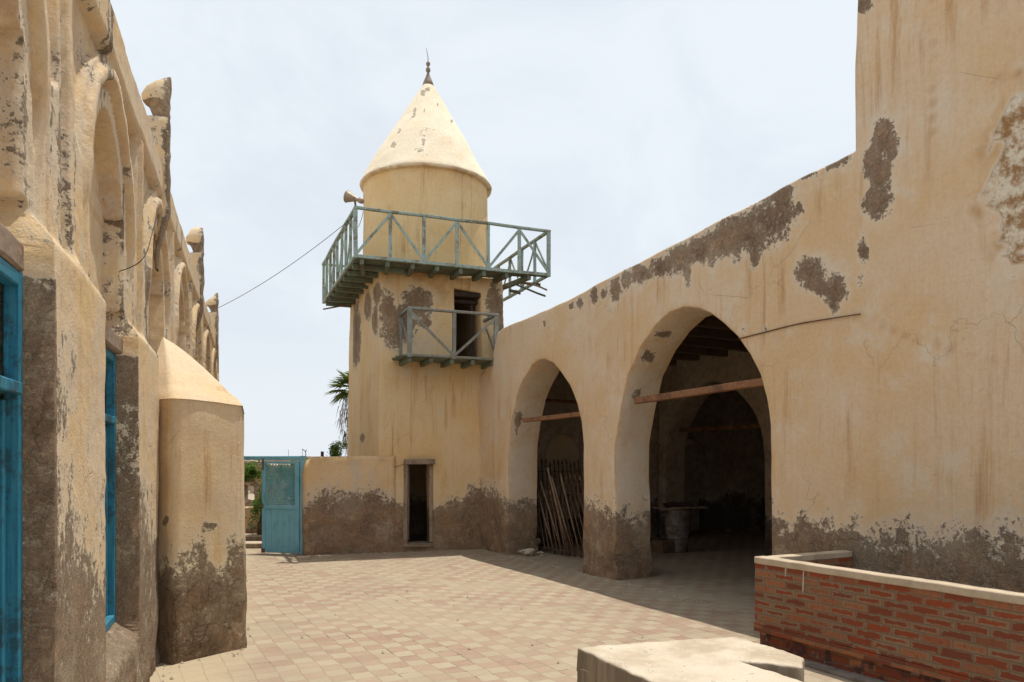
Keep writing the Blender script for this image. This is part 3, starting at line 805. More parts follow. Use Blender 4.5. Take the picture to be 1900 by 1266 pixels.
# pinnacles on the parapet
def pinnacle(yc, hgt, seed, tip):
    mb = MB(); n = 16; rows = []; st = []
    # (height, half width along the wall, depth inwards); the yard side stays straight
    levels = [(-.95, .06, .02), (-.75, .085, .07), (-.4, .09, .10), (-.1, .095, .12), (.05, .10, .15), (.16, .10, .16), (.22, .11, .19), (.34, .115, .22), (.42, .12, .235), (.465, .12, .23), (.485, .105, .16),
              (.50, .10, .15), (.56, .10, .17), (.62, .10, .20), (.645, .115, .25), (.70, .12, .255), (.76, .115, .22), (.82, .10, .14 if tip < .1 else .2), (hgt, .06, tip), (hgt+.02, .02, tip*.5)]
    for z, a, b in levels:
        row = []
        for k in range(n):
            th = 2*math.pi*k/n; c, s_ = math.cos(th), math.sin(th); e = .6
            cx = math.copysign(abs(c)**e, c)*a; w = (math.copysign(abs(s_)**e, s_)+1)/2*b
            p = lp(yc, 4.5+z, -.01+.12*sm(-.35, -.95, z))+UL*cx+NL*w
            p = p+noise.noise_vector(p*6+V((seed, 0, 0)))*.024+noise.noise_vector(p*14)*.010
            row.append(p); st.append(.72 if w < .05 else (.95 if .475 < z < .63 else .32))  # stained yard face; recess below the head darkened, its shade painted in
        rows.append(row)
    flat = [p for r in rows for p in r]
    fs = [(j*n+i, j*n+(i+1) % n, (j+1)*n+(i+1) % n, (j+1)*n+i) for j in range(len(rows)-1) for i in range(n)]
    fs.append([(len(rows)-1)*n+i for i in range(n)])
    mb.add(flat, fs, True)
    mb.att = {'st': st, 'pl': [.35]*len(st), 'oc': [.3]*len(st)}
    mb.build('pinnacle', m_left, hall, fix=True)
pinnacle(7.25, .88, 1., .05); pinnacle(11.85, .88, 5., .13); pinnacle(16.5, .90, 9., .04)

# shuttered windows of the hall
def window(k):
    cy = C0+k*PER; hw = (BW2-.015)/KL; QW = qw(k)
    fr = MB(); z0, z1 = WB-.02, WT+.01
    def b(mbx, ya, za, yb, zb, q, w, d): mbx.beam(lp(ya, za, q), lp(yb, zb, q), w, d, up=tuple(NL), seg=2, wob=.001)
    for yy in (cy-hw+.024, cy+hw-.024): b(fr, yy, z0, yy, z1, QW+.035, .05, .06)
    b(fr, cy-hw+.05, z1-.03, cy+hw-.05, z1-.03, QW+.036, .06, .06); b(fr, cy-hw+.05, z0+.03, cy+hw-.05, z0+.03, QW+.036, .06, .06)
    b(fr, cy-hw+.05, 2.0, cy+hw-.05, 2.0, QW+.030, .05, .07)
    o = fr.build('window', m_blue2, hall)
    tr = MB()
    tr.box(lp(cy, 2.235, QW+.11), (2*hw*KL-.12, .02, .42), rz=math.atan2(UL.y, UL.x)); 
    tr.build('transom_panel', m_blue2, o)
    for s_ in (-1, 1):
        sh = MB(); c = cy+s_*hw*.48
        sh.box(lp(c, (z0+1.97)/2+.02, QW+.085), (hw*KL*.94-.02, .02, 1.97-z0-.08), rz=math.atan2(UL.y, UL.x))
        n = 7
        for i in range(n):
            yy = c+(i-(n-1)/2)*hw*.9/n
            b(sh, yy, z0+.07, yy, 1.95, QW+.062, .034, .028)
        b(sh, c-hw*.44, z0+.09, c+hw*.44, z0+.09, QW+.095, .06, .035); b(sh, c-hw*.44, 1.93, c+hw*.44, 1.93, QW+.095, .06, .035)
        sh.build('shutter', m_blue2, o)
    li = MB(); li.beam(lp(cy-.58, 2.53, .20), lp(cy+.58, 2.53, .20), .20, .12, seg=6, wob=.008); li.build('lintel', m_oldw, hall)
for k in (-1, 0, 1): 
    if k >= 0: window(k)

# projecting buttress (polygonal, with a smooth sloping roof)
Bp = [V((-3.20, 6.66, 0)) + NL*.1, V((-2.86, 6.36, 0)), V((-2.46, 6.93, 0)), V((-2.46, 6.93, 0))+UL*1.0, V((-2.46, 6.93, 0))+UL*1.45+NL*.75]
Wp = V(lp(7.35, 2.93, .06))
cen = (Bp[1]+Bp[2]+Bp[3])/3+NL*.35; cen.z = 0
per_pts = []
for i in range(4):
    n = [6, 9, 14, 12][i]
    for k in range(n): per_pts.append(Bp[i].lerp(Bp[i+1], k/n))
per_pts.append(Bp[-1])
# soften the corners
pp = [V(p) for p in per_pts]
for _ in range(0):
    pp = [pp[0]]+[(pp[i-1]+pp[i]*4+pp[i+1])/6 for i in range(1, len(pp)-1)]+[pp[-1]]
NZ = 34
def bz(i, j):
    p = pp[i]; k = 1-.035*(j/NZ)
    q = cen+(p-cen)*k; z = -.1+(2.33)*j/NZ; 
    q = V((q.x, q.y, z+ (0.03*math.sin(i*.2))*(j/NZ)))
    q = q+noise.noise_vector(q*1.3)*.018+noise.noise_vector(q*5)*.006
    if z < 1.0: q = q+(q-V((cen.x, cen.y, z))).normalized()*(.03*sm(1.0, .2, z)*(nz(q.x, q.y, z, 3.5)))
    return q
mb = MB(); nn = len(pp)
mb.grid(bz, nn, NZ+1, flip=False)
at = [[], [], []]
for j in range(NZ+1):
    for i in range(nn):
        p = bz(i, j); px, py = project(p)
        zb = .88+.12*nz(p.x, p.y, 0, 1.5)
        v = min(.93, .48+(zb-p.z)/.75)
        v = max(v, blob(px, py, 388, 972, 16, 7), blob(px, py, 310, 965, 6, 10), blob(px, py, 446, 958, 4, 14))
        v = v-1.2*max(0, blob(px, py, 402, 1028, 14, 20)-.2)*(.8)
        at[0].append(max(0, v)); at[1].append(.15); at[2].append(.25*sm(1.4, 2.2, p.z)+(.35 if i < 6 else 0))
eave = [bz(i, NZ) for i in range(nn)]
NR = 16
def rf(i, j):
    t = j/NR; e = eave[i]
    x = e.x+(Wp.x-e.x)*t; y = e.y+(Wp.y-e.y)*t
    z = e.z+(Wp.z-e.z)*(t*.72+.28*math.sin(t*math.pi/2))
    if j == 0: z -= .015
    if j <= 1: x += (e.x-cen.x)*.02; y += (e.y-cen.y)*.02; z += .01
    return V((x, y, z))+noise.noise_vector(V((x, y, z))*2)*.012*t
b0 = len(mb.v)
mb.grid(rf, nn, NR+1, flip=False)
for j in range(NR+1):
    for i in range(nn): at[0].append(.0); at[1].append(.1); at[2].append(0.)
mb.att = {'st': at[0], 'pl': at[1], 'oc': at[2]}
mb.build('buttress', m_butt, hall)
# hook, hole and the wire in front of the arches
h0 = lp(*l_yz(192, 519, .30), .30); h1 = lp(*l_yz(250, 485, -.02), -.05); h2 = lp(*l_yz(275, 430, 0), -.03); h3 = lp(*l_yz(287, 385, .0), -.03)
def smooth_pts(P, n=8):
    R = []
    for i in range(len(P)-1):
        a = P[max(i-1, 0)]; b = P[i]; c = P[i+1]; d = P[min(i+2, len(P)-1)]
        for k in range(n):
            t = k/n; R.append(.5*((2*b)+(c-a)*t+(2*a-5*b+4*c-d)*t*t+(3*b-a-3*c+d)*t**3))
    return R+[P[-1]]
wire(smooth_pts([V(h0), V(h1), V(h2), V(h3)]), .0035, 'cable', 'thin wire hooked in the left hall wall, curving up across its blind arches')
# cable pinned on the arcade wall
cw = [arc_sz(*p) for p in ((1372, 629), (1420, 617), (1480, 602), (1540, 592), (1598, 583))]
m_wire2 = plain('mud_coloured_cable', (.16, .09, .05), .9)
wire(smooth_pts([arc_pt(s, z, -.012) for s, z in cw]), .007, 'cable', 'brown cord pinned to the arcade wall, rising from the large arch towards the right', mat=m_wire2)
cl = [front_sz(*p) for p in ((752, 860), (735, 866), (712, 867), (690, 863), (640, 858), (600, 857))]
wire(smooth_pts([V((T0+UT*(s-s_front)-VT*.012).to_tuple()[:2]+(z,)) for s, z in cl]), .006, 'cable', 'thin cord strung along the top of the low yard wall to the small doorway', mat=m_wire2)

# ================================================================== LOW YARD WALL + GATE
s_l = front_sz(563, 900)[0]-s_front
def low_map(s, z, d): return T0+UT*s-VT*.03+VT*d+V((0, 0, z))
lo = [(s_l, -.12), (.35, -.12), (.35, 1.84), (-.9, 1.83), (s_l+.22, 1.82), (s_l+.10, 1.76), (s_l+.02, 1.64), (s_l, 1.5)]
def low_att(s, z, d, p):
    px, py = project(p); zb = H+(HY-interp(tow_damp, px))*14./F
    pl = max(sm(1.35, .95, z)*.5, .8*blob(px, py, 660, 890, 12, 40), .8*blob(px, py, 690, 880, 8, 30))
    return {'st': max(0, min(.92, .48+(zb-z)/.9)), 'pl': min(.75, max(0, pl)), 'oc': .5*sm(1.6, 1.8, z)}
mb = MB(); slab(mb, lo, [], .34, low_map, sp=.06, rnd=.06, att=low_att, disp=.016, fr=1.2)
mb.build('yard_wall', m_low, None, 'low stained yard wall with rounded top joining the blue gate to the minaret', 'wall')

GX0 = V(((487-CX)/F*14.22, 14.22, 0)); GX1 = V(((563-CX)/F*14.02, 14.02, 0))
gd = (GX1-GX0); gw = gd.length; gd.normalize(); gn = V((gd.y, -gd.x, 0))
gate = empty('gate', tuple((GX0+GX1)/2), 'sky blue wooden gate leaf with lattice top, left of the low yard wall', 'gate')
def gp(a, z, o=0.): return GX0+gd*a+V((0, 0, z))+gn*o
mb = MB()
mb.beam(gp(-1.6, 1.80, -.02), gp(gw+.02, 1.80, -.02), .07, .075, seg=4, wob=.002); mb.beam(gp(gw-.03, 0, -.02), gp(gw-.03, 1.84, -.02), .07, .07, seg=3)
mb.build('gate_frame', m_blue, gate)
lf = MB(); w0 = 0.0; w1 = gw-.075; zt = 1.745
lf.beam(gp(w0+.03, .03), gp(w0+.03, zt), .065, .045, up=tuple(gn)); lf.beam(gp(w1-.05, .03), gp(w1-.05, zt), .085, .045, up=tuple(gn))
lf.beam(gp(w0+.062, zt-.03), gp(w1-.092, zt-.03), .06, .042, up=(0, 0, 1)); lf.beam(gp(w0+.062, .88), gp(w1-.092, .88), .042, .06, up=(0, 0, 1)); lf.beam(gp(w0+.062, .06), gp(w1-.092, .06), .042, .07, up=(0, 0, 1))
lobj = lf.build('gate_leaf', m_blue, gate)
pk = MB(); npk = 5; pw = (w1-.092-w0-.062)/npk
for i in range(npk): pk.box(gp(w0+.062+pw*(i+.5), .47, -.006), (pw-.007, .016, .77), rz=math.atan2(gd.y, gd.x), jit=.0015)
pk.build('plank_panel', m_blue, lobj)
la = MB(); x0, x1, z0, z1 = w0+.062, w1-.092, .905, zt-.055
stp_ = .044
for sg in (1, -1):
    c = -3.
    while c < 4:
        # line z = z0 + sg*(x-x0) + c clipped to the panel
        pts = []
        for x in (x0, x1):
            zz = z0+sg*(x-x0)+c
            if z0 <= zz <= z1: pts.append((x, zz))
        for zz in (z0, z1):
            x = x0+sg*(zz-z0-c)
            if x0 < x < x1: pts.append((x, zz))
        if len(pts) >= 2 and math.dist(pts[0], pts[1]) > .02: la.beam(gp(pts[0][0], pts[0][1], .004*sg), gp(pts[1][0], pts[1][1], .004*sg), .0125, .007, up=tuple(gn))
        c += stp_*1.414
la.build('lattice', m_blue, lobj)
lk = MB(); lk.beam(gp(.03, 1.58, .03), gp(.03, 1.79, .03), .03, .01, up=tuple(gn)); lk.build('latch', m_rust, lobj)
lk = MB(); lk.box(gp(.02, .90, .03), (.035, .02, .09)); lk.build('lock', m_rust, lobj)
lk = MB(); lk.box(gp(.03, .06, .028), (.07, .01, .08)); lk.build('corner_plate', m_rust, lobj)

# ================================================================== BRICK PLANTER
def brickmat(name, low):
    t = NT(name); M = t.math
    uv = t.n('ShaderNodeUVMap'); uv.uv_map = 'UVMap'; sp = t.n('ShaderNodeSeparateXYZ'); t.l(uv.outputs[0], sp.inputs[0])
    wn = t.noise(9, 4, .6)
    aniso = t.noise(1.0, 6, .75, vec=uv.outputs[0], sc=(14, 60, 1)); u = M('ADD', sp.outputs[0], M('MULTIPLY', M('SUBTRACT', wn, .5), .03)); v = M('ADD', sp.outputs[1], M('MULTIPLY', M('SUBTRACT', t.noise(5, 4, .6, off=4), .5), .016))
    bh, bl_ = .0665, .235
    r = M('DIVIDE', v, bh); row = M('FLOOR', r); fy = M('FRACT', r)
    off = M('MULTIPLY', M('MODULO', row, 2.), .5)
    rn = t.n('ShaderNodeTexWhiteNoise'); rn.noise_dimensions = '1D'; t.l(row, rn.inputs['W'])
    cx = M('ADD', M('ADD', M('DIVIDE', u, bl_), off), M('MULTIPLY', rn.outputs['Value'], .3)); col = M('FLOOR', cx); fx = M('FRACT', cx)
    dx = M('MULTIPLY', M('MINIMUM', fx, M('SUBTRACT', 1, fx)), bl_); dy = M('MULTIPLY', M('MINIMUM', fy, M('SUBTRACT', 1, fy)), bh)
    d = M('MINIMUM', M('MULTIPLY', dx, .7), dy)
    cv = t.n('ShaderNodeCombineXYZ'); t.l(row, cv.inputs[0]); t.l(col, cv.inputs[1])
    wb = t.n('ShaderNodeTexWhiteNoise'); wb.noise_dimensions = '2D'; t.l(cv.outputs[0], wb.inputs['Vector'])
    sc = t.n('ShaderNodeSeparateColor'); t.l(wb.outputs['Color'], sc.inputs[0])
    n2 = t.noise(30, 7, .75); n3 = t.noise(6, 5, .6, off=3); n4 = t.noise(160, 3, .7)
    thr = M('ADD', .004 if not low else -.004, M('MULTIPLY', sc.outputs[0], .019 if not low else .005))
    e = M('SUBTRACT', M('ADD', d, M('ADD', M('MULTIPLY', M('SUBTRACT', n2, .5), .030 if not low else .02), M('ADD', M('ADD', M('MULTIPLY', M('SUBTRACT', aniso, .5), .050 if not low else .01), M('MULTIPLY', M('SUBTRACT', n4, .5), .02)), M('MULTIPLY', M('SUBTRACT', t.noise(11, 4, .6, off=12.), .5), .022 if not low else .01)))), thr)
    red = t.step(e, .0, .0045)
    redc = t.mix(sc.outputs[1], (.27, .062, .024), (.18, .040, .018)); redc = t.mix(t.step(sc.outputs[2], .7, .8), redc, (.30, .12, .055))
    redc = t.mix(t.step(n2, .5, .7), redc, (.16, .05, .035))
    smear = t.mix(t.step(M('ADD', n3, M('MULTIPLY', sc.outputs[2], .3)), .5, .85), (.25, .17, .105), (.28, .14, .08))
    smear = t.mix(t.step(n2, .6, .75), smear, (.36, .28, .20))
    if low: smear = t.mix(.5, smear, (.17, .10, .07))
    c = t.mix(red, smear, redc)
    groove = t.step(dy, .002, .006, 1, 0); groove = M('MAXIMUM', groove, t.step(dx, .002, .006, 1, 0))
    c = t.mix(M('MULTIPLY', t.math('SUBTRACT', sc.outputs[1], .3), .35, clamp=True), c, (.12, .08, .05))
    c = t.mix(M('MULTIPLY', groove, .85), c, (.165, .13, .085))
    if low:
        lowz = t.step(sp.outputs[1], .160, .172, 1, 0)
        c = t.mix(M('MULTIPLY', M('MULTIPLY', t.step(n3, .50, .62), .85), M('ADD', .15, M('MULTIPLY', lowz, .85))), c, (.055, .03, .03)); c = t.mix(M('MULTIPLY', M('MULTIPLY', t.step(t.noise(8, 5, .7, off=8), .56, .66), .7), lowz), c, (.36, .30, .25))
    # white drips
    dr_ = M('MULTIPLY', t.step(M('ABSOLUTE', M('SUBTRACT', u, 6.15)), .004, .009, 1, 0), t.step(sp.outputs[1], .58, .62))
    dr2 = M('MULTIPLY', t.step(M('ABSOLUTE', M('SUBTRACT', u, 5.96)), .004, .008, 1, 0), t.step(sp.outputs[1], .70, .72))
    c = t.mix(M('MULTIPLY', M('MAXIMUM', dr_, dr2), .7), c, (.6, .55, .48))
    t.col(c); t.b.inputs['Roughness'].default_value = .85
    h = M('ADD', M('MULTIPLY', red, -.25), M('MULTIPLY', groove, -1.0)); h = M('ADD', h, M('ADD', M('MULTIPLY', n2, .8), M('MULTIPLY', n4, .3)))
    t.bump(h, .006, .8); return t.m
m_brick = brickmat('smeared_brick', False); m_brick2 = brickmat('dark_red_brick', True)
PC = V((2.232, 6.93, 0))                        # outer corner
planter = empty('brick_planter', tuple(PC), 'waist-high red brick enclosure with pale coping, against the arcade wall on the right', 'brick enclosure')
def brick_wall(a, b, z0, z1, th, mat, name, inn, u0, cor=0., bot=0.):
    """wall with outer face on a-b, thickness towards inn; UV in metres"""
    mb = MB(); a = V(a); b = V(b); L = (b-a).length; d = (b-a).normalized(); uv = []
    def quad(P, UV, nx_, nz_):
        vs = []; 
        for j in range(nz_+1):
            for i in range(nx_+1):
                s, t = i/nx_, j/nz_
                p = P[0]*(1-s)*(1-t)+P[1]*s*(1-t)+P[2]*s*t+P[3]*(1-s)*t
                w = V((nz(p.x, p.y, p.z, 2.), nz(p.y, p.z, p.x, 2.), 0))*.006
                vs.append(p+w); 
                uv.append(((UV[0][0]*(1-s)+UV[1][0]*s), UV[0][1]*(1-t)+UV[2][1]*t))
        mb.add(vs, [(j*(nx_+1)+i, j*(nx_+1)+i+1, (j+1)*(nx_+1)+i+1, (j+1)*(nx_+1)+i) for j in range(nz_) for i in range(nx_)])
    Z0 = V((0, 0, z0)); Z1 = V((0, 0, z1)); t_ = inn*th
    n = max(2, int(L/.15))
    quad([a+Z0, b+Z0, b+Z1, a+Z1], [(u0, z0), (u0+L, z0), (0, z1)], n, 5)
    quad([b+t_+Z0, a+t_+Z0, a+t_+Z1, b+t_+Z1], [(u0, z0), (u0+L, z0), (0, z1)], n, 5)
    quad([a+t_+Z0, a+Z0, a+Z1, a+t_+Z1], [(u0-th, z0), (u0, z0), (0, z1)], 2, 5)
    quad([b+Z0, b+t_+Z0, b+t_+Z1, b+Z1], [(u0-th, z0), (u0, z0), (0, z1)], 2, 5)
    quad([a+Z0, a+t_+Z0, b+t_+Z0, b+Z0], [(u0-th, z0), (u0, z0), (0, z0+.01)], 2, 2)
    mb.uv = uv; mb.build(name, mat, planter)
du_ = -UA                                    # towards the camera
zc = .845; ct = .062
E1 = PC+du_*4.2
inner = NA
brick_wall(PC, E1, .232, zc-ct, .11, m_brick, 'brick_wall', inner, 5.6)
brick_wall(PC+NA*.113, PC+NA*1.17, .10, zc-ct, .11, m_brick, 'brick_wall', du_, 2.0)
brick_wall(PC-NA*.006-du_*.006, E1-NA*.006, .166, .230, .118, m_brick2, 'brick_plinth', inner, 5.6)
brick_wall(PC+NA*.035+du_*.03, E1+NA*.035, -.02, .164, .08, m_brick2, 'brick_plinth', inner, 5.5)
m_cop = plain('cement_coping', (.50, .41, .30), .9, scale=5, c2=(.40, .32, .23), bumpd=.006)
mb = MB(); mb.beam(PC+NA*.055-du_*.0+V((0, 0, zc-ct/2)), E1+NA*.055+V((0, 0, zc-ct/2)), .125, ct, seg=34, wob=.0025); mb.build('coping', m_cop, planter)
mb = MB(); mb.beam(PC+NA*.12+du_*.055+V((0, 0, zc-ct/2-.002)), PC+NA*1.17+du_*.055+V((0, 0, zc-ct/2-.002)), .12, ct-.004, seg=9, wob=.0025); mb.build('coping', m_cop, planter)
mb = MB(); mb.beam(PC-NA*.02-du_*.05+V((0, 0, .012)), E1-NA*.02+V((0, 0, .012)), .16, .03, seg=20, wob=.004); mb.build('footing', plain('grey_footing', (.22, .18, .15), .95), planter)

# ================================================================== CONCRETE BLOCK (foreground)
t = NT('rough_concrete'); M = t.math
n1 = t.noise(2.2, 6, .6); n2 = t.noise(14, 8, .75); n3 = t.noise(90, 4, .7); geo = t.n('ShaderNodeNewGeometry')
sx = t.n('ShaderNodeSeparateXYZ'); t.l(geo.outputs['Normal'], sx.inputs[0])
st1 = t.noise(10, 5, .7, sc=(1, 1, .07))
c = t.mix(t.step(n1, .4, .62), (.56, .48, .37), (.42, .34, .245)); c = t.mix(M('MULTIPLY', t.step(n2, .50, .66), .6), c, (.66, .60, .50))
c = t.mix(M('MULTIPLY', t.step(M('ADD', n2, M('MULTIPLY', n3, .45)), .82, .90), .8), c, (.22, .16, .10))
pit = t.step(t.vor(7.), .06, .11, 1, 0); c = t.mix(M('MULTIPLY', M('MULTIPLY', pit, t.step(n2, .45, .55)), .85), c, (.15, .11, .08))
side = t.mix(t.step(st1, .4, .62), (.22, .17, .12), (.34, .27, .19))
c = t.mix(t.step(sx.outputs[2], .35, .7, 1, 0), c, side)  # side faces painted darker than the top: their shade is in the colour
t.col(c); t.b.inputs['Roughness'].default_value = .95
t.bump(M('ADD', M('MULTIPLY', n2, 1.), M('MULTIPLY', n3, .35)), .012, .8); m_conc = t.m
hz = .62
def gz(px, py, z=hz):
    d = F*(H-z)/(py-HY); return V(((px-CX)/F*d, d))
A, B_, C_, C2, D_ = gz(1070, 1200), gz(1368, 1180), gz(1492, 1219), gz(1489, 1236), gz(1369, 1224)
e1 = (gz(1213, 1266)-A); e2 = (gz(1500, 1266)-D_)
blk = [A, A+e1*2.3, D_+e2*3.6, D_, C2, C_, B_]
def blk_map(s, z, d): return V((s, z, hz-d))
mb = MB(); L0 = [tuple(p) for p in blk]
notch_c = [tuple(p) for p in (D_, C2, C_, B_)]
slab(mb, L0, [], .14, blk_map, sp=.03, rnd=.014, disp=.008, fr=8.0, wob=.014)
mb.att = {}
L1 = [tuple(p) for p in (A+V((.003, -.002)), A+e1*2.3, D_+e2*3.6+V((-.004, 0)), D_+V((-.02, -.02)), B_+V((-.02, -.03)))]
slab(mb, L1, [], hz+.0, lambda s, z, d: V((s, z, hz-.12-d*.85)), sp=.06, rnd=.012, disp=.012, fr=4.0)
mb.att = {}
mb.build('concrete_block', m_conc, None, 'big pale concrete block with a broken L-shaped corner, at the bottom of the yard', 'concrete block')

# ================================================================== THINGS UNDER THE ARCADE
def iron_fence(name, label, A_, B2, h, lean, slant, nb, r=.011):
    """rusty spear-topped fence panel from A_ to B2; lean = offset of the top, slant tilts it in its own plane"""
    A_ = V(A_); B2 = V(B2); dr = (B2-A_).normalized()
    root = empty(name, tuple((A_+B2)/2), label, 'iron fence', 'old iron fence panels stored in the small arch')
    lean = V(lean)
    def P(a, z, o=0.): return A_.lerp(B2, a)-dr*slant*z+lean*(z/h)+V((0, 0, z))+dr.cross(V((0, 0, 1)))*o
    for i in range(nb):
        a = (i+.5)/nb; hh = h*random.uniform(.97, 1.02)
        mb = MB(); mb.tube([P(a, .03), P(a, hh*.5, .004), P(a, hh)], r, 5)
        mb.tube([P(a, hh-.02), P(a, hh+.05), P(a, hh+.13)], [r, r*2.2, .002], 5)
        if i % 3 == 0: mb.tube([P(a, hh*.85), P(a, hh*.87)], r*1.9, 6)
        mb.build('bar', m_rust, root)
    for z in (h*.10, h*.80, h*.92):
        mb = MB(); mb.beam(P(0, z, .014), P(1, z, .014), .03, .012, up=(0, 0, 1)); mb.build('rail', m_rust, root)
iron_fence('iron_fence_panel', 'rusty iron fence panel slanting sideways in front, just inside the small arch', arc_pt(15.3, 0, .95), arc_pt(13.1, 0, 1.0), 1.42, tuple(NA*.25), .72, 14, .014)
iron_fence('iron_fence_panel', 'shorter rusty fence panel lowest and furthest left inside the small arch', arc_pt(15.75, 0, .78), arc_pt(14.9, 0, .80), 1.08, tuple(NA*.1), .50, 6, .016)
iron_fence('iron_fence_panel', 'dark spear-topped fence panel standing upright at the back of the small arch', arc_pt(16.8, 0, 1.0), arc_pt(16.8, 0, 3.6), 1.66, tuple(UA*.2), .0, 26)
mb = MB(); mb.beam(arc_pt(16.55, .02, 2.25), arc_pt(16.7, 2.35, 2.2), .07, .06, seg=3, wob=.006); mb.build('wooden_post', m_oldw, None, 'tall wooden post leaning behind the iron fences in the small arch', 'post')

dx_, dy_ = ground(1257, 1024)
drum = empty('oil_drum', (dx_, dy_, 0), 'battered metal oil drum in the large arch, boards lying on it', 'drum')
pf = [(.17, 0), (.18, .01)]
for i in range(30):
    z = .02+i*.026; r = .180+.065*(z/.8)**.7+.006*math.sin(z*75)*(1 if .0 < z < .8 else 0)
    if abs(z-.27) < .015 or abs(z-.53) < .015: r += .018
    pf.append((r, z))
pf += [(.255, .80), (.255, .815), (.235, .815), (.23, .80), (0.01, .80)]
m_drumm = plain('drum_metal', (.26, .24, .21), .6, metal=.1, scale=5, c2=(.13, .095, .07))
mb = MB(); mb.lathe(pf, (dx_, dy_, 0), 28); o = mb.build('barrel', m_drumm, drum)
mb = MB(); mb.lathe([(.256, .803), (.264, .812), (.264, .824), (.256, .83)], (dx_, dy_, 0), 28); mb.build('rim', m_rust, drum)
m_card = plain('dusty_board', (.36, .29, .22), .9, c2=(.16, .12, .09), scale=9)
mb = MB(); mb.beam(V((dx_-.42, dy_-.05, .835)), V((dx_+.52, dy_+.06, .86)), .40, .03, seg=9, wob=.016); mb.build('plank_board', m_card, None, 'pale crumbling board lying across the oil drum', 'board')
mb = MB(); mb.beam(V((dx_-.22, dy_+.1, .90)), V((dx_+.30, dy_+.12, .93)), .34, .07, seg=5, wob=.02); mb.build('sack', m_dark, None, 'dark flattened sack on top of the board on the drum', 'sack')
mb = MB(); mb.beam(arc_pt(13.1, .02, .9), arc_pt(13.45, .78, 1.0), .30, .02, up=tuple(UA)); mb.build('leaning_board', m_oldw, None, 'brown board leaning beside the oil drum behind the pier', 'board')
mb = MB(); mb.box(V((dx_-.28, dy_-.12, .12)), (.34, .26, .24), rz=.5, jit=.015); mb.build('wooden_crate', m_roofw, None, 'small reddish crate on the floor left of the oil drum', 'crate')
pole_l = ['rusty pole leaning at the far left of the small arch opening', 'second rusty pole from the left jamb, leaning before the fences', 'thicker rusty pole leaning in the middle of the small arch',
          'rusty pole leaning right of the middle of the small arch', 'rusty pole leaning beside the right pier of the small arch']
for i, (bx, by, tx, ty) in enumerate(((1030, 1029, 996, 905), (1044, 1031, 1003, 893), (1056, 1033, 1016, 868), (1066, 1034, 1024, 885), (1078, 1036, 1040, 880))):
    gx_, gy_ = ground(bx, by); mb = MB(); mb.tube([V((gx_, gy_, .01)), V(at_depth((bx+tx)/2+random.uniform(-1, 1), (by+ty)/2, gy_+.2)), at_depth(tx, ty, gy_+.4)], .022 if i == 2 else .016, 7)
    mb.build('iron_pole', m_pole, None, pole_l[i], 'pole', 'loose poles leaning in the small arch')
def rock(c, r, name, label, cat='stone', grp=None, mat=None, fl=.6):
    bm = bmesh.new(); bmesh.ops.create_icosphere(bm, subdivisions=2, radius=1)
    mb = MB(); o = random.uniform(0, 50)
    vs = []
    for v in bm.verts:
        n = v.co; k = 1+.45*noise.noise(n*1.3+V((o, 0, 0)))+.18*noise.noise(n*3+V((o, 3, 0)))
        e = V((math.copysign(abs(n.x)**.75, n.x), math.copysign(abs(n.y)**.75, n.y), math.copysign(abs(n.z)**.75, n.z)*fl))
        vs.append(V(c)+e*k*r+V((0, 0, r*fl*.7)))
    mb.add(vs, [[v.index for v in f.verts] for f in bm.faces], False); bm.free()
    return mb.build(name, mat or m_conc, None, label, cat, grp)
rk = [((963, 1027, .11), 'rounded stone at the foot of the small arch, leftmost of the rubble'), ((980, 1030, .13), 'flat wide stone lying in the small arch rubble'),
      ((990, 1021, .14), 'large pale broken stone propped on top of the small arch rubble'), ((1003, 1030, .07), 'small stone at the right end of the small arch rubble'), ((950, 1026, .08), 'stone lump crumbled from the left jamb of the small arch')]
for i, ((px, py, r), l) in enumerate(rk):
    gx, gy = ground(px, py+1); p = V((gx, gy, 0)); 
    rock((gx, gy, .0 if i != 2 else .10), r, 'stone', l, 'stone', 'rubble stones at the small arch')
for k in range(7):
    s = random.uniform(10.8, 13.2); d = random.uniform(6.8, 8.2); p = arc_pt(s, 0, d)
    rock(p, random.uniform(.12, .24), 'rubble_stone', 'dark rubble heaped deep inside behind the large arch', 'rubble', 'dark rubble at the back of the arcade', mat=m_int, fl=.9)

# ================================================================== VEGETATION
def leafmat(name, c1, c2, rough=.6):
    t = NT(name); oi_ = t.n('ShaderNodeNewGeometry'); n = t.noise(3, 4, .6)
    r = oi_.outputs['Random Per Island']
    c = t.mix(r, c1, c2); c = t.mix(t.step(n, .35, .65), c, tuple(k*.6 for k in c1))
    t.col(c); t.b.inputs['Roughness'].default_value = rough
    tr = t.n('ShaderNodeBsdfTranslucent'); t.l(c, tr.inputs[0]); mx = t.n('ShaderNodeMixShader'); mx.inputs[0].default_value = .3
    t.l(t.b.outputs[0], mx.inputs[1]); t.l(tr.outputs[0], mx.inputs[2]); t.l(mx.outputs[0], t.out.inputs[0]); return t.m
m_palm = leafmat('palm_leaf', (.10, .15, .03), (.22, .27, .06)); m_leaf = leafmat('bush_leaf', (.09, .19, .035), (.20, .33, .06)); m_ivy = leafmat('creeper_leaf', (.10, .21, .03), (.22, .36, .06))
m_dead = leafmat('dead_frond', (.17, .12, .08), (.28, .21, .15), .9); m_bark = plain('palm_bark', (.14, .10, .07), .95, scale=12, bumpd=.02)
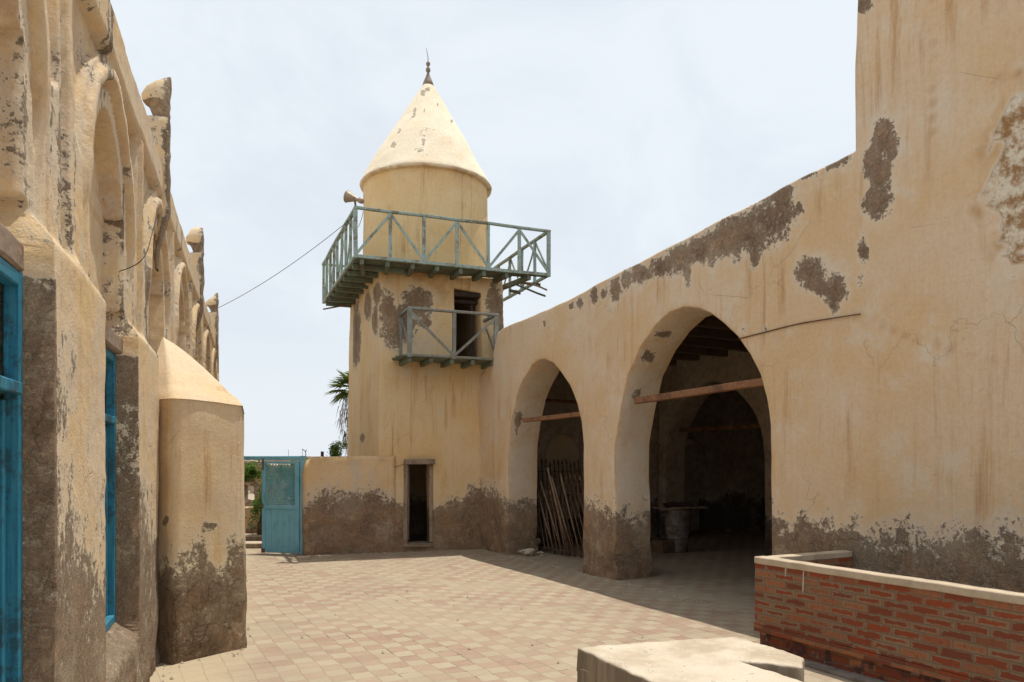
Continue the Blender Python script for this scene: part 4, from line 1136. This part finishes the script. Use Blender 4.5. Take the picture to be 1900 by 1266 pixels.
def leaves(mb, cen, rad, n, size, clump=9, hollow=.5, droop=0):
    cen = V(cen); cl = []
    for _ in range(clump):
        d = V((random.gauss(0, 1), random.gauss(0, 1), random.gauss(0, 1))).normalized()
        r = random.uniform(hollow, 1); cl.append((cen+V((d.x*rad[0], d.y*rad[1], d.z*rad[2]))*r, random.uniform(.22, .45)))
    for _ in range(n):
        c, k = random.choice(cl)
        p = c+V((random.gauss(0, 1)*rad[0], random.gauss(0, 1)*rad[1], random.gauss(0, 1)*rad[2]))*k*.55
        a = V((random.uniform(-1, 1), random.uniform(-1, 1), random.uniform(-.6, 1)-droop)).normalized(); b = a.cross(V((random.uniform(-1, 1), random.uniform(-1, 1), random.uniform(-1, 1)))).normalized()
        s = size*random.uniform(.6, 1.3)
        mb.add([p, p+a*s*.5+b*s*.28, p+a*s, p+a*s*.5-b*s*.28], [(0, 1, 2, 3)])
def bush(name, c, rad, n, size, label, cat, mat, clump=12, trunk=True, grp=None, droop=0):
    root = empty(name, (c[0], c[1], 0), label, cat, grp)
    mb = MB(); leaves(mb, c, rad, n, size, clump, droop=droop); mb.build('foliage', mat, root)
    mb = MB()
    for k in range(5):
        a = V((c[0]+random.uniform(-.1, .1), c[1], max(0, c[2]-rad[2]*1.1) if not trunk else 0)); d = V((c[0]+random.uniform(-1, 1)*rad[0]*.7, c[1]+random.uniform(-1, 1)*rad[1]*.7, c[2]+random.uniform(-.3, .7)*rad[2]))
        m_ = a.lerp(d, .5)+V((random.uniform(-.08, .08), random.uniform(-.08, .08), 0)); mb.tube([a, m_, d], [.035, .02, .006], 5)
    mb.build('stem', m_bark, root)
    return root
px_, d_ = 0, 0
# fan palm behind the minaret
PB = V((-.2175*19.3, 19.3, 0)) + V((.18, 0, 0)); crown = PB+V((0, 0, 3.62))
palm = empty('fan_palm', tuple(PB), 'green fan palm with a brown skirt of dead fronds, half hidden behind the minaret', 'palm')
mb = MB(); mb.tube([PB+V((.03*math.sin(k), .02*math.cos(k*2), k*.36)) for k in range(11)], [.15-.004*k for k in range(11)], 10); mb.build('trunk', m_bark, palm)
def frond(root, az, el, ln, R, mat, name='frond', seg=24, droop=.25):
    mb = MB(); d = V((math.cos(az)*math.cos(el), math.sin(az)*math.cos(el), math.sin(el)))
    hub = crown+d*ln-V((0, 0, .08*ln)); mb.tube([crown, crown+d*ln*.5+V((0, 0, .02)), hub], [.016, .012, .009], 5)
    side = d.cross(V((0, 0, 1))).normalized(); up = side.cross(d)
    for k in range(seg):
        a = (k/(seg-1)-.5)*math.radians(210); r = R*(.78+.22*math.cos(a))*random.uniform(.92, 1.05)
        e = d*math.cos(a)+side*math.sin(a)+up*(.10*(k % 2))
        w = e.cross(up).normalized(); tip = hub+e*r-V((0, 0, droop*r*random.uniform(.3, 1))); mid = hub+e*r*.5
        mb.add([hub, mid+w*.027+up*.008, tip, mid-w*.027+up*.008, mid-up*.006], [(0, 1, 4), (1, 2, 4), (0, 4, 3), (4, 2, 3)])
    mb.build(name, mat, root)
for az, el, ln in ((3.0, .35, .30), (3.3, -.12, .34), (3.9, .12, .34), (2.5, .5, .34), (2.2, .0, .4), (4.5, .55, .3), (5.3, .3, .4), (6.1, .6, .35), (.7, .3, .4), (1.4, .6, .4), (1.6, 1.2, .3), (3.4, .85, .30), (4.2, -.4, .30), (3.0, -.5, .30)):
    frond(palm, az, el, ln, .46, m_palm)
mb = MB()
for k in range(900):
    a = random.uniform(0, 6.28); z = crown.z-.05-1.9*random.random()**1.0; zz = crown.z-z
    r = (.12+.16*math.sin(min(1, zz/1.4)*3.0))*random.uniform(.5, 1.5)+ (.18 if random.random() < .07 else 0)
    p = V((PB.x+r*math.cos(a), PB.y+r*math.sin(a), z)); ln = random.uniform(.15, .42); tip = p+V((math.cos(a)*.05+random.uniform(-.07, .07), math.sin(a)*.05, -ln))
    w = V((random.uniform(-1, 1), random.uniform(-1, 1), 0)).normalized()*.010; mb.add([p-w, p+w, tip], [(0, 1, 2)])
mb.build('dead_skirt', m_dead, palm)
bush('shrub', (-.2305*19., 18.9, 2.05), (.24, .26, .25), 1900, .045, 'small round green shrub crown just above the low wall below the palm', 'shrub', m_leaf)
bush('bush', (-.332*15.9, 15.9, .68), (.22, .3, .48), 2300, .05, 'bright green bush seen through the open gate beside the blue leaf', 'bush', m_leaf, clump=16)
bush('bush', (-.300*17.0, 17.0, 1.05), (.45, .35, .55), 2300, .07, 'green bush showing through the lattice of the blue gate leaf', 'bush', m_ivy, clump=16)

# ruined wall with creeper beyond the gate
def bw_map(s, z, d): return V((s, 20.0, z))+V((0, d, 0))
mb = MB(); slab(mb, [(-8.8, -.1), (-4.6, -.1), (-4.6, 1.62), (-5.4, 1.74), (-6.3, 1.68), (-7.2, 1.80), (-8.8, 1.8)], [[(-7.15, .75), (-6.85, .70), (-6.85, 1.1), (-7.1, 1.15)]], .4, bw_map, sp=.11, rnd=.04, disp=.05, fr=1.5,
               att=lambda s, z, d, p: {'st': .45+.6*nz(s, z, 3, 1.2), 'pl': .3, 'oc': .1})
mb.build('ruined_wall', m_low, None, 'crumbling stained wall under a green creeper far beyond the blue gate', 'wall')
root = empty('creeper', (-6.8, 19.9, 1.4), 'green creeper spilling over the ruined wall beyond the gate', 'creeper')
mb = MB()
for k in range(9): leaves(mb, (-7.9+k*.33, 19.85, 1.52+.06*math.sin(k*2.)), (.3, .22, .26), 420, .075, 6, droop=.6)
mb.build('foliage', m_ivy, root)
mb = MB(); mb.tube([V((-7.9+k*.3, 19.93, 1.72+.03*math.sin(k*1.7))) for k in range(10)], .015, 5); mb.build('stem', m_bark, root)
def rw_map(s, z, d): return V((s, 16.7, z))+V((0, d, 0))
mb = MB(); slab(mb, [(-7.6, -.1), (-4.2, -.1), (-4.2, .78), (-7.6, .70)], [], .3, rw_map, sp=.11, rnd=.04, disp=.03, att=lambda s, z, d, p: {'st': max(0, .5+(.32+.15*nz(s, z, 1, 1.5)-z)/.3), 'pl': .3, 'oc': .2})
mb.build('garden_wall', m_low, None, 'low beige garden wall with a dark foot just beyond the blue gate', 'wall')
for k, (x, y, sx_, h_) in enumerate(((-5.35, 15.3, 1.2, .10), (-5.6, 15.9, 1.3, .2))):
    mb = MB(); mb.beam(V((x-sx_/2, y, h_/2)), V((x+sx_/2, y, h_/2)), .45, h_, seg=6, wob=.012)
    mb.build('stone_step', m_conc, None, ('lower' if k == 0 else 'upper')+' worn stone step beyond the blue gate', 'step', 'steps beyond the gate')
# far low houses beyond the ruined wall
m_far = plain('far_plaster', (.42, .33, .24), .9, scale=1.)
def far_house(x, y, w, dp, h, label):
    root = empty('far_house', (x, y, 0), label, 'house', 'low houses on the skyline')
    mb = MB(); mb.box((x, y, h/2), (w, dp, h)); mb.build('wall', m_far, root)
    mb = MB()
    for sx2 in (-1, 1): mb.box((x+sx2*(w/2-.1), y, h+.06), (.2, dp, .12))
    for sy2 in (-1, 1): mb.box((x, y+sy2*(dp/2-.1), h+.06), (w-.4, .2, .12))
    mb.build('parapet', m_far, root)
    mb = MB(); n = max(2, int(w/2.2))
    for i in range(n): mb.box((x-w/2+(i+.5)*w/n, y-dp/2-.01, h*.55), (.7, .04, .9))
    mb.build('window', m_dark, root)
    mb = MB(); mb.tube([(x+w*.2, y, h), (x+w*.2, y, h+.6)], .014, 5); mb.build('aerial', m_rust, root)
far_house(-16.6, 52, 6.0, 5, 2.05, 'low flat-roofed house on the skyline, left above the open gate')
far_house(-13.5, 46, 3.6, 4, 1.9, 'low flat-roofed house on the skyline above the blue gate leaf')
far_house(-11.2, 58, 4.4, 4, 1.95, 'small far house on the skyline nearest the palm')
mb = MB(); mb.tube([at_depth(598, 862, 17), at_depth(598, 838, 17)], .035, 8); mb.build('vent_pipe', m_dark, None, 'short black vent pipe rising just behind the low yard wall', 'pipe')
mb = MB()
mb.tube([gp(gw+.02, 1.78, -.06), gp(gw+.01, 1.92, -.06), gp(gw-.06, 1.97, -.05)], .008, 5); mb.tube([gp(gw+.01, 1.90, -.06), gp(gw+.03, 1.96, -.06)], .006, 5)
mb.build('wire_stub', m_rust, None, 'bent bit of rusty wire sticking up where gate meets wall', 'wire')

# ================================================================== GROUND
t = NT('yard_tiles'); M = t.math
wv = t.n('ShaderNodeVectorMath'); wv.operation = 'MULTIPLY_ADD'; nn_ = t.n('ShaderNodeTexNoise'); nn_.inputs['Scale'].default_value = 1.3; nn_.inputs['Detail'].default_value = 4
t.l(t.P, nn_.inputs['Vector']); t.l(nn_.outputs['Color'], wv.inputs[0]); wv.inputs[1].default_value = (.075, .075, 0); t.l(t.P, wv.inputs[2])
wv2 = t.n('ShaderNodeVectorMath'); wv2.operation = 'MULTIPLY_ADD'; nn2_ = t.n('ShaderNodeTexNoise'); nn2_.inputs['Scale'].default_value = 26; nn2_.inputs['Detail'].default_value = 3
t.l(t.P, nn2_.inputs['Vector']); t.l(nn2_.outputs['Color'], wv2.inputs[0]); wv2.inputs[1].default_value = (.022, .022, 0); t.l(wv.outputs[0], wv2.inputs[2]); wv = wv2
a = M('DIVIDE', t.vmath('DOT_PRODUCT', wv.outputs[0], tuple(UA)), .172); b = M('DIVIDE', t.vmath('DOT_PRODUCT', wv.outputs[0], tuple(NA)), .172)
fa = M('FLOOR', a); fb = M('FLOOR', b); ra = M('FRACT', a); rb = M('FRACT', b)
ck = M('MODULO', M('ADD', M('ADD', fa, fb), 1000.), 2.)
cv = t.n('ShaderNodeCombineXYZ'); t.l(fa, cv.inputs[0]); t.l(fb, cv.inputs[1])
wn = t.n('ShaderNodeTexWhiteNoise'); wn.noise_dimensions = '2D'; t.l(cv.outputs[0], wn.inputs['Vector']); sc = t.n('ShaderNodeSeparateColor'); t.l(wn.outputs['Color'], sc.inputs[0])
n1 = t.noise(.45, 5, .6); n2 = t.noise(4, 7, .7); n3 = t.noise(28, 6, .75); n4 = t.noise(120, 3, .7)
pk_ = M('MULTIPLY', M('MULTIPLY', t.step(ck, .4, .6), t.step(sc.outputs[0], .08, .12)), t.step(n1, .66, .40, .2, .95))
c_blot = t.step(t.noise(.8, 6, .65, off=4.), .5, .64)
pk_ = M('MAXIMUM', pk_, M('MULTIPLY', t.step(sc.outputs[1], .93, .95), .8))
cream = t.mix(sc.outputs[2], (.395, .335, .235), (.335, .28, .195)); pink = t.mix(sc.outputs[1], (.335, .222, .162), (.265, .158, .116))
c = t.mix(pk_, cream, pink)
c = t.mix(M('MULTIPLY', t.step(M('ADD', n2, M('MULTIPLY', n3, .6)), .58, .92), .55), c, (.36, .29, .205))
dx = M('MULTIPLY', M('MINIMUM', ra, M('SUBTRACT', 1, ra)), .172); dy = M('MULTIPLY', M('MINIMUM', rb, M('SUBTRACT', 1, rb)), .172)
dj = M('ADD', M('MINIMUM', dx, dy), M('MULTIPLY', M('SUBTRACT', n3, .5), .006))
jt = t.step(dj, .002, .006, 1, 0)
c = t.mix(M('MULTIPLY', jt, t.step(n2, .40, .62, .0, .32)), c, (.20, .145, .10))
dk = M('MULTIPLY', jt, t.step(t.noise(2.3, 6, .7, off=6), .57, .63)); c = t.mix(M('MULTIPLY', dk, .9), c, (.06, .045, .035))
c = t.mix(M('MULTIPLY', t.step(M('ADD', n3, M('MULTIPLY', n4, .5)), .86, .95), .4), c, (.25, .18, .12))
c = t.mix(M('MULTIPLY', c_blot, .28), c, (.27, .20, .145))
# dust drift along the left building
dl = t.vmath('DOT_PRODUCT', t.P, tuple(-NL)); dist = M('ADD', dl, .8365*abs(NL.x))
dm = t.step(M('ADD', dist, M('MULTIPLY', M('SUBTRACT', n2, .5), .9)), .25, 1.0, 1, 0)
c = t.mix(M('MULTIPLY', dm, .92), c, t.mix(n3, (.46, .375, .25), (.38, .30, .20)))
t.col(c); t.b.inputs['Roughness'].default_value = .9
h = M('ADD', M('MULTIPLY', jt, -.8), M('ADD', M('MULTIPLY', n3, .8), M('MULTIPLY', sc.outputs[0], .5))); h = M('ADD', h, M('MULTIPLY', n2, .8))
t.bump(h, .010, .6); m_tile = t.m
mb = MB(); gx0 = -9; NXg, NYg = 120, 110
def gpt(i, j):
    x = -8.5+i*.16; y = .6+j*.16
    return V((x, y, .0+.012*nz(x, y, 0, .35)+.004*nz(x, y, 2, 1.7)))
mb.grid(gpt, NXg, NYg); mb.build('paving', m_tile, None, kind='structure', origin=(0, 0, 0))
m_dirt = plain('dry_earth', (.36, .28, .20), .95, scale=2, c2=(.32, .24, .16), bumpd=.02)
mb = MB(); S = 1500; mb.add([(-S, -S, -.05), (S, -S, -.05), (S, S, -.05), (-S, S, -.05)], [(0, 1, 2, 3)]); mb.build('ground', m_dirt, None, kind='structure', origin=(0, 0, -.05))
# loose plaster crumbs at wall feet
mb = MB()
for k in range(640):
    m = random.random()
    if m < .45: s = random.uniform(10.2, 16.6); p = arc_pt(s, 0, -abs(random.gauss(0, .09))-.03)
    elif m < .75: s = random.uniform(-1.3, 2.2); p = T0+UT*s-VT*(.06+abs(random.gauss(0, .08)))
    elif m < .86: p = V((random.uniform(-3.2, 2.4), random.uniform(5.2, 14.), 0))
    else: yy = random.uniform(3, 7.8); p = lp(yy, 0, -.05-abs(random.gauss(0, .10))-(.5 if 6.4 < yy else 0))
    r = random.uniform(.006, .022); o = V((random.uniform(-1, 1), random.uniform(-1, 1), 0)).normalized()
    q = V((-o.y, o.x, 0)); p = V((p.x, p.y, .005))
    mb.add([p+o*r, p+q*r*.8, p-o*r, p-q*r*.7, p+V((0, 0, r*.9))], [(0, 1, 4), (1, 2, 4), (2, 3, 4), (3, 0, 4)])
mb.build('plaster_crumbs', m_conc, None, 'scattered plaster crumbs along the feet of the walls', 'debris', kind='stuff', origin=(0, 0, 0))

# ================================================================== LIGHT, SKY, CAMERA
sd = V((.15, .12, 1)).normalized()
sun = bpy.data.lights.new('sun', 'SUN'); sun.energy = 3.8; sun.angle = math.radians(.5); sun.color = (1, .95, .86)
so = bpy.data.objects.new('sun', sun); so.rotation_euler = sd.to_track_quat('Z', 'Y').to_euler(); so.location = (0, 0, 30); link(so)
w = bpy.data.worlds.new('World'); bpy.context.scene.world = w; w.use_nodes = True; nt = w.node_tree; nt.nodes.clear()
out = nt.nodes.new('ShaderNodeOutputWorld'); bg = nt.nodes.new('ShaderNodeBackground'); sky = nt.nodes.new('ShaderNodeTexSky')
sky.sky_type = 'NISHITA'; sky.sun_disc = False; sky.sun_elevation = math.asin(sd.z); sky.sun_rotation = math.atan2(sd.x, sd.y); sky.dust_density = 3.; sky.air_density = 1.
tc = nt.nodes.new('ShaderNodeTexCoord'); mp = nt.nodes.new('ShaderNodeMapping'); mp.inputs['Scale'].default_value = (1.6, 1.9, 2.4); mp.inputs['Rotation'].default_value = (0, .35, .5)
no = nt.nodes.new('ShaderNodeTexNoise'); no.inputs['Scale'].default_value = 1.6; no.inputs['Detail'].default_value = 5; no.inputs['Roughness'].default_value = .62; no.inputs['Distortion'].default_value = .6
nt.links.new(tc.outputs['Generated'], mp.inputs[0]); nt.links.new(mp.outputs[0], no.inputs['Vector'])
mr = nt.nodes.new('ShaderNodeMapRange'); mr.interpolation_type = 'SMOOTHSTEP'; mr.inputs[1].default_value = .36; mr.inputs[2].default_value = .62; mr.inputs[3].default_value = .80; mr.inputs[4].default_value = .93
nt.links.new(no.outputs[0], mr.inputs[0])
sx = nt.nodes.new('ShaderNodeSeparateXYZ'); nt.links.new(tc.outputs['Generated'], sx.inputs[0])
hr = nt.nodes.new('ShaderNodeMapRange'); hr.interpolation_type = 'SMOOTHSTEP'; hr.inputs[1].default_value = .60; hr.inputs[2].default_value = .05; hr.inputs[3].default_value = 0.; hr.inputs[4].default_value = 1.
nt.links.new(sx.outputs[2], hr.inputs[0])
mx = nt.nodes.new('ShaderNodeMath'); mx.operation = 'MAXIMUM'; nt.links.new(mr.outputs[0], mx.inputs[0]); 
h2 = nt.nodes.new('ShaderNodeMath'); h2.operation = 'MULTIPLY'; h2.inputs[1].default_value = .9; nt.links.new(hr.outputs[0], h2.inputs[0]); nt.links.new(h2.outputs[0], mx.inputs[1])
mi = nt.nodes.new('ShaderNodeMix'); mi.data_type = 'RGBA'; nt.links.new(mx.outputs[0], mi.inputs[0]); nt.links.new(sky.outputs[0], mi.inputs[6]); mi.inputs[7].default_value = (8.1, 8.65, 9.2, 1)
nt.links.new(mi.outputs[2], bg.inputs[0]); bg.inputs[1].default_value = .1; nt.links.new(bg.outputs[0], out.inputs[0])
cam = bpy.data.cameras.new('camera'); cam.sensor_width = 36; cam.lens = 36*F/1900; cam.shift_y = (HY-633)/1900; cam.clip_end = 4000; cam.clip_start = .05
co = bpy.data.objects.new('camera', cam); co.location = (0, 0, H); co.rotation_euler = (math.pi/2, 0, 0); link(co)
sc_ = bpy.context.scene; sc_.camera = co
sc_.view_settings.view_transform = 'Standard'; sc_.view_settings.look = 'None'; sc_.view_settings.exposure = .13; sc_.view_settings.gamma = 1
sc_.cycles.use_denoising = True; sc_.cycles.max_bounces = 7; sc_.cycles.diffuse_bounces = 5
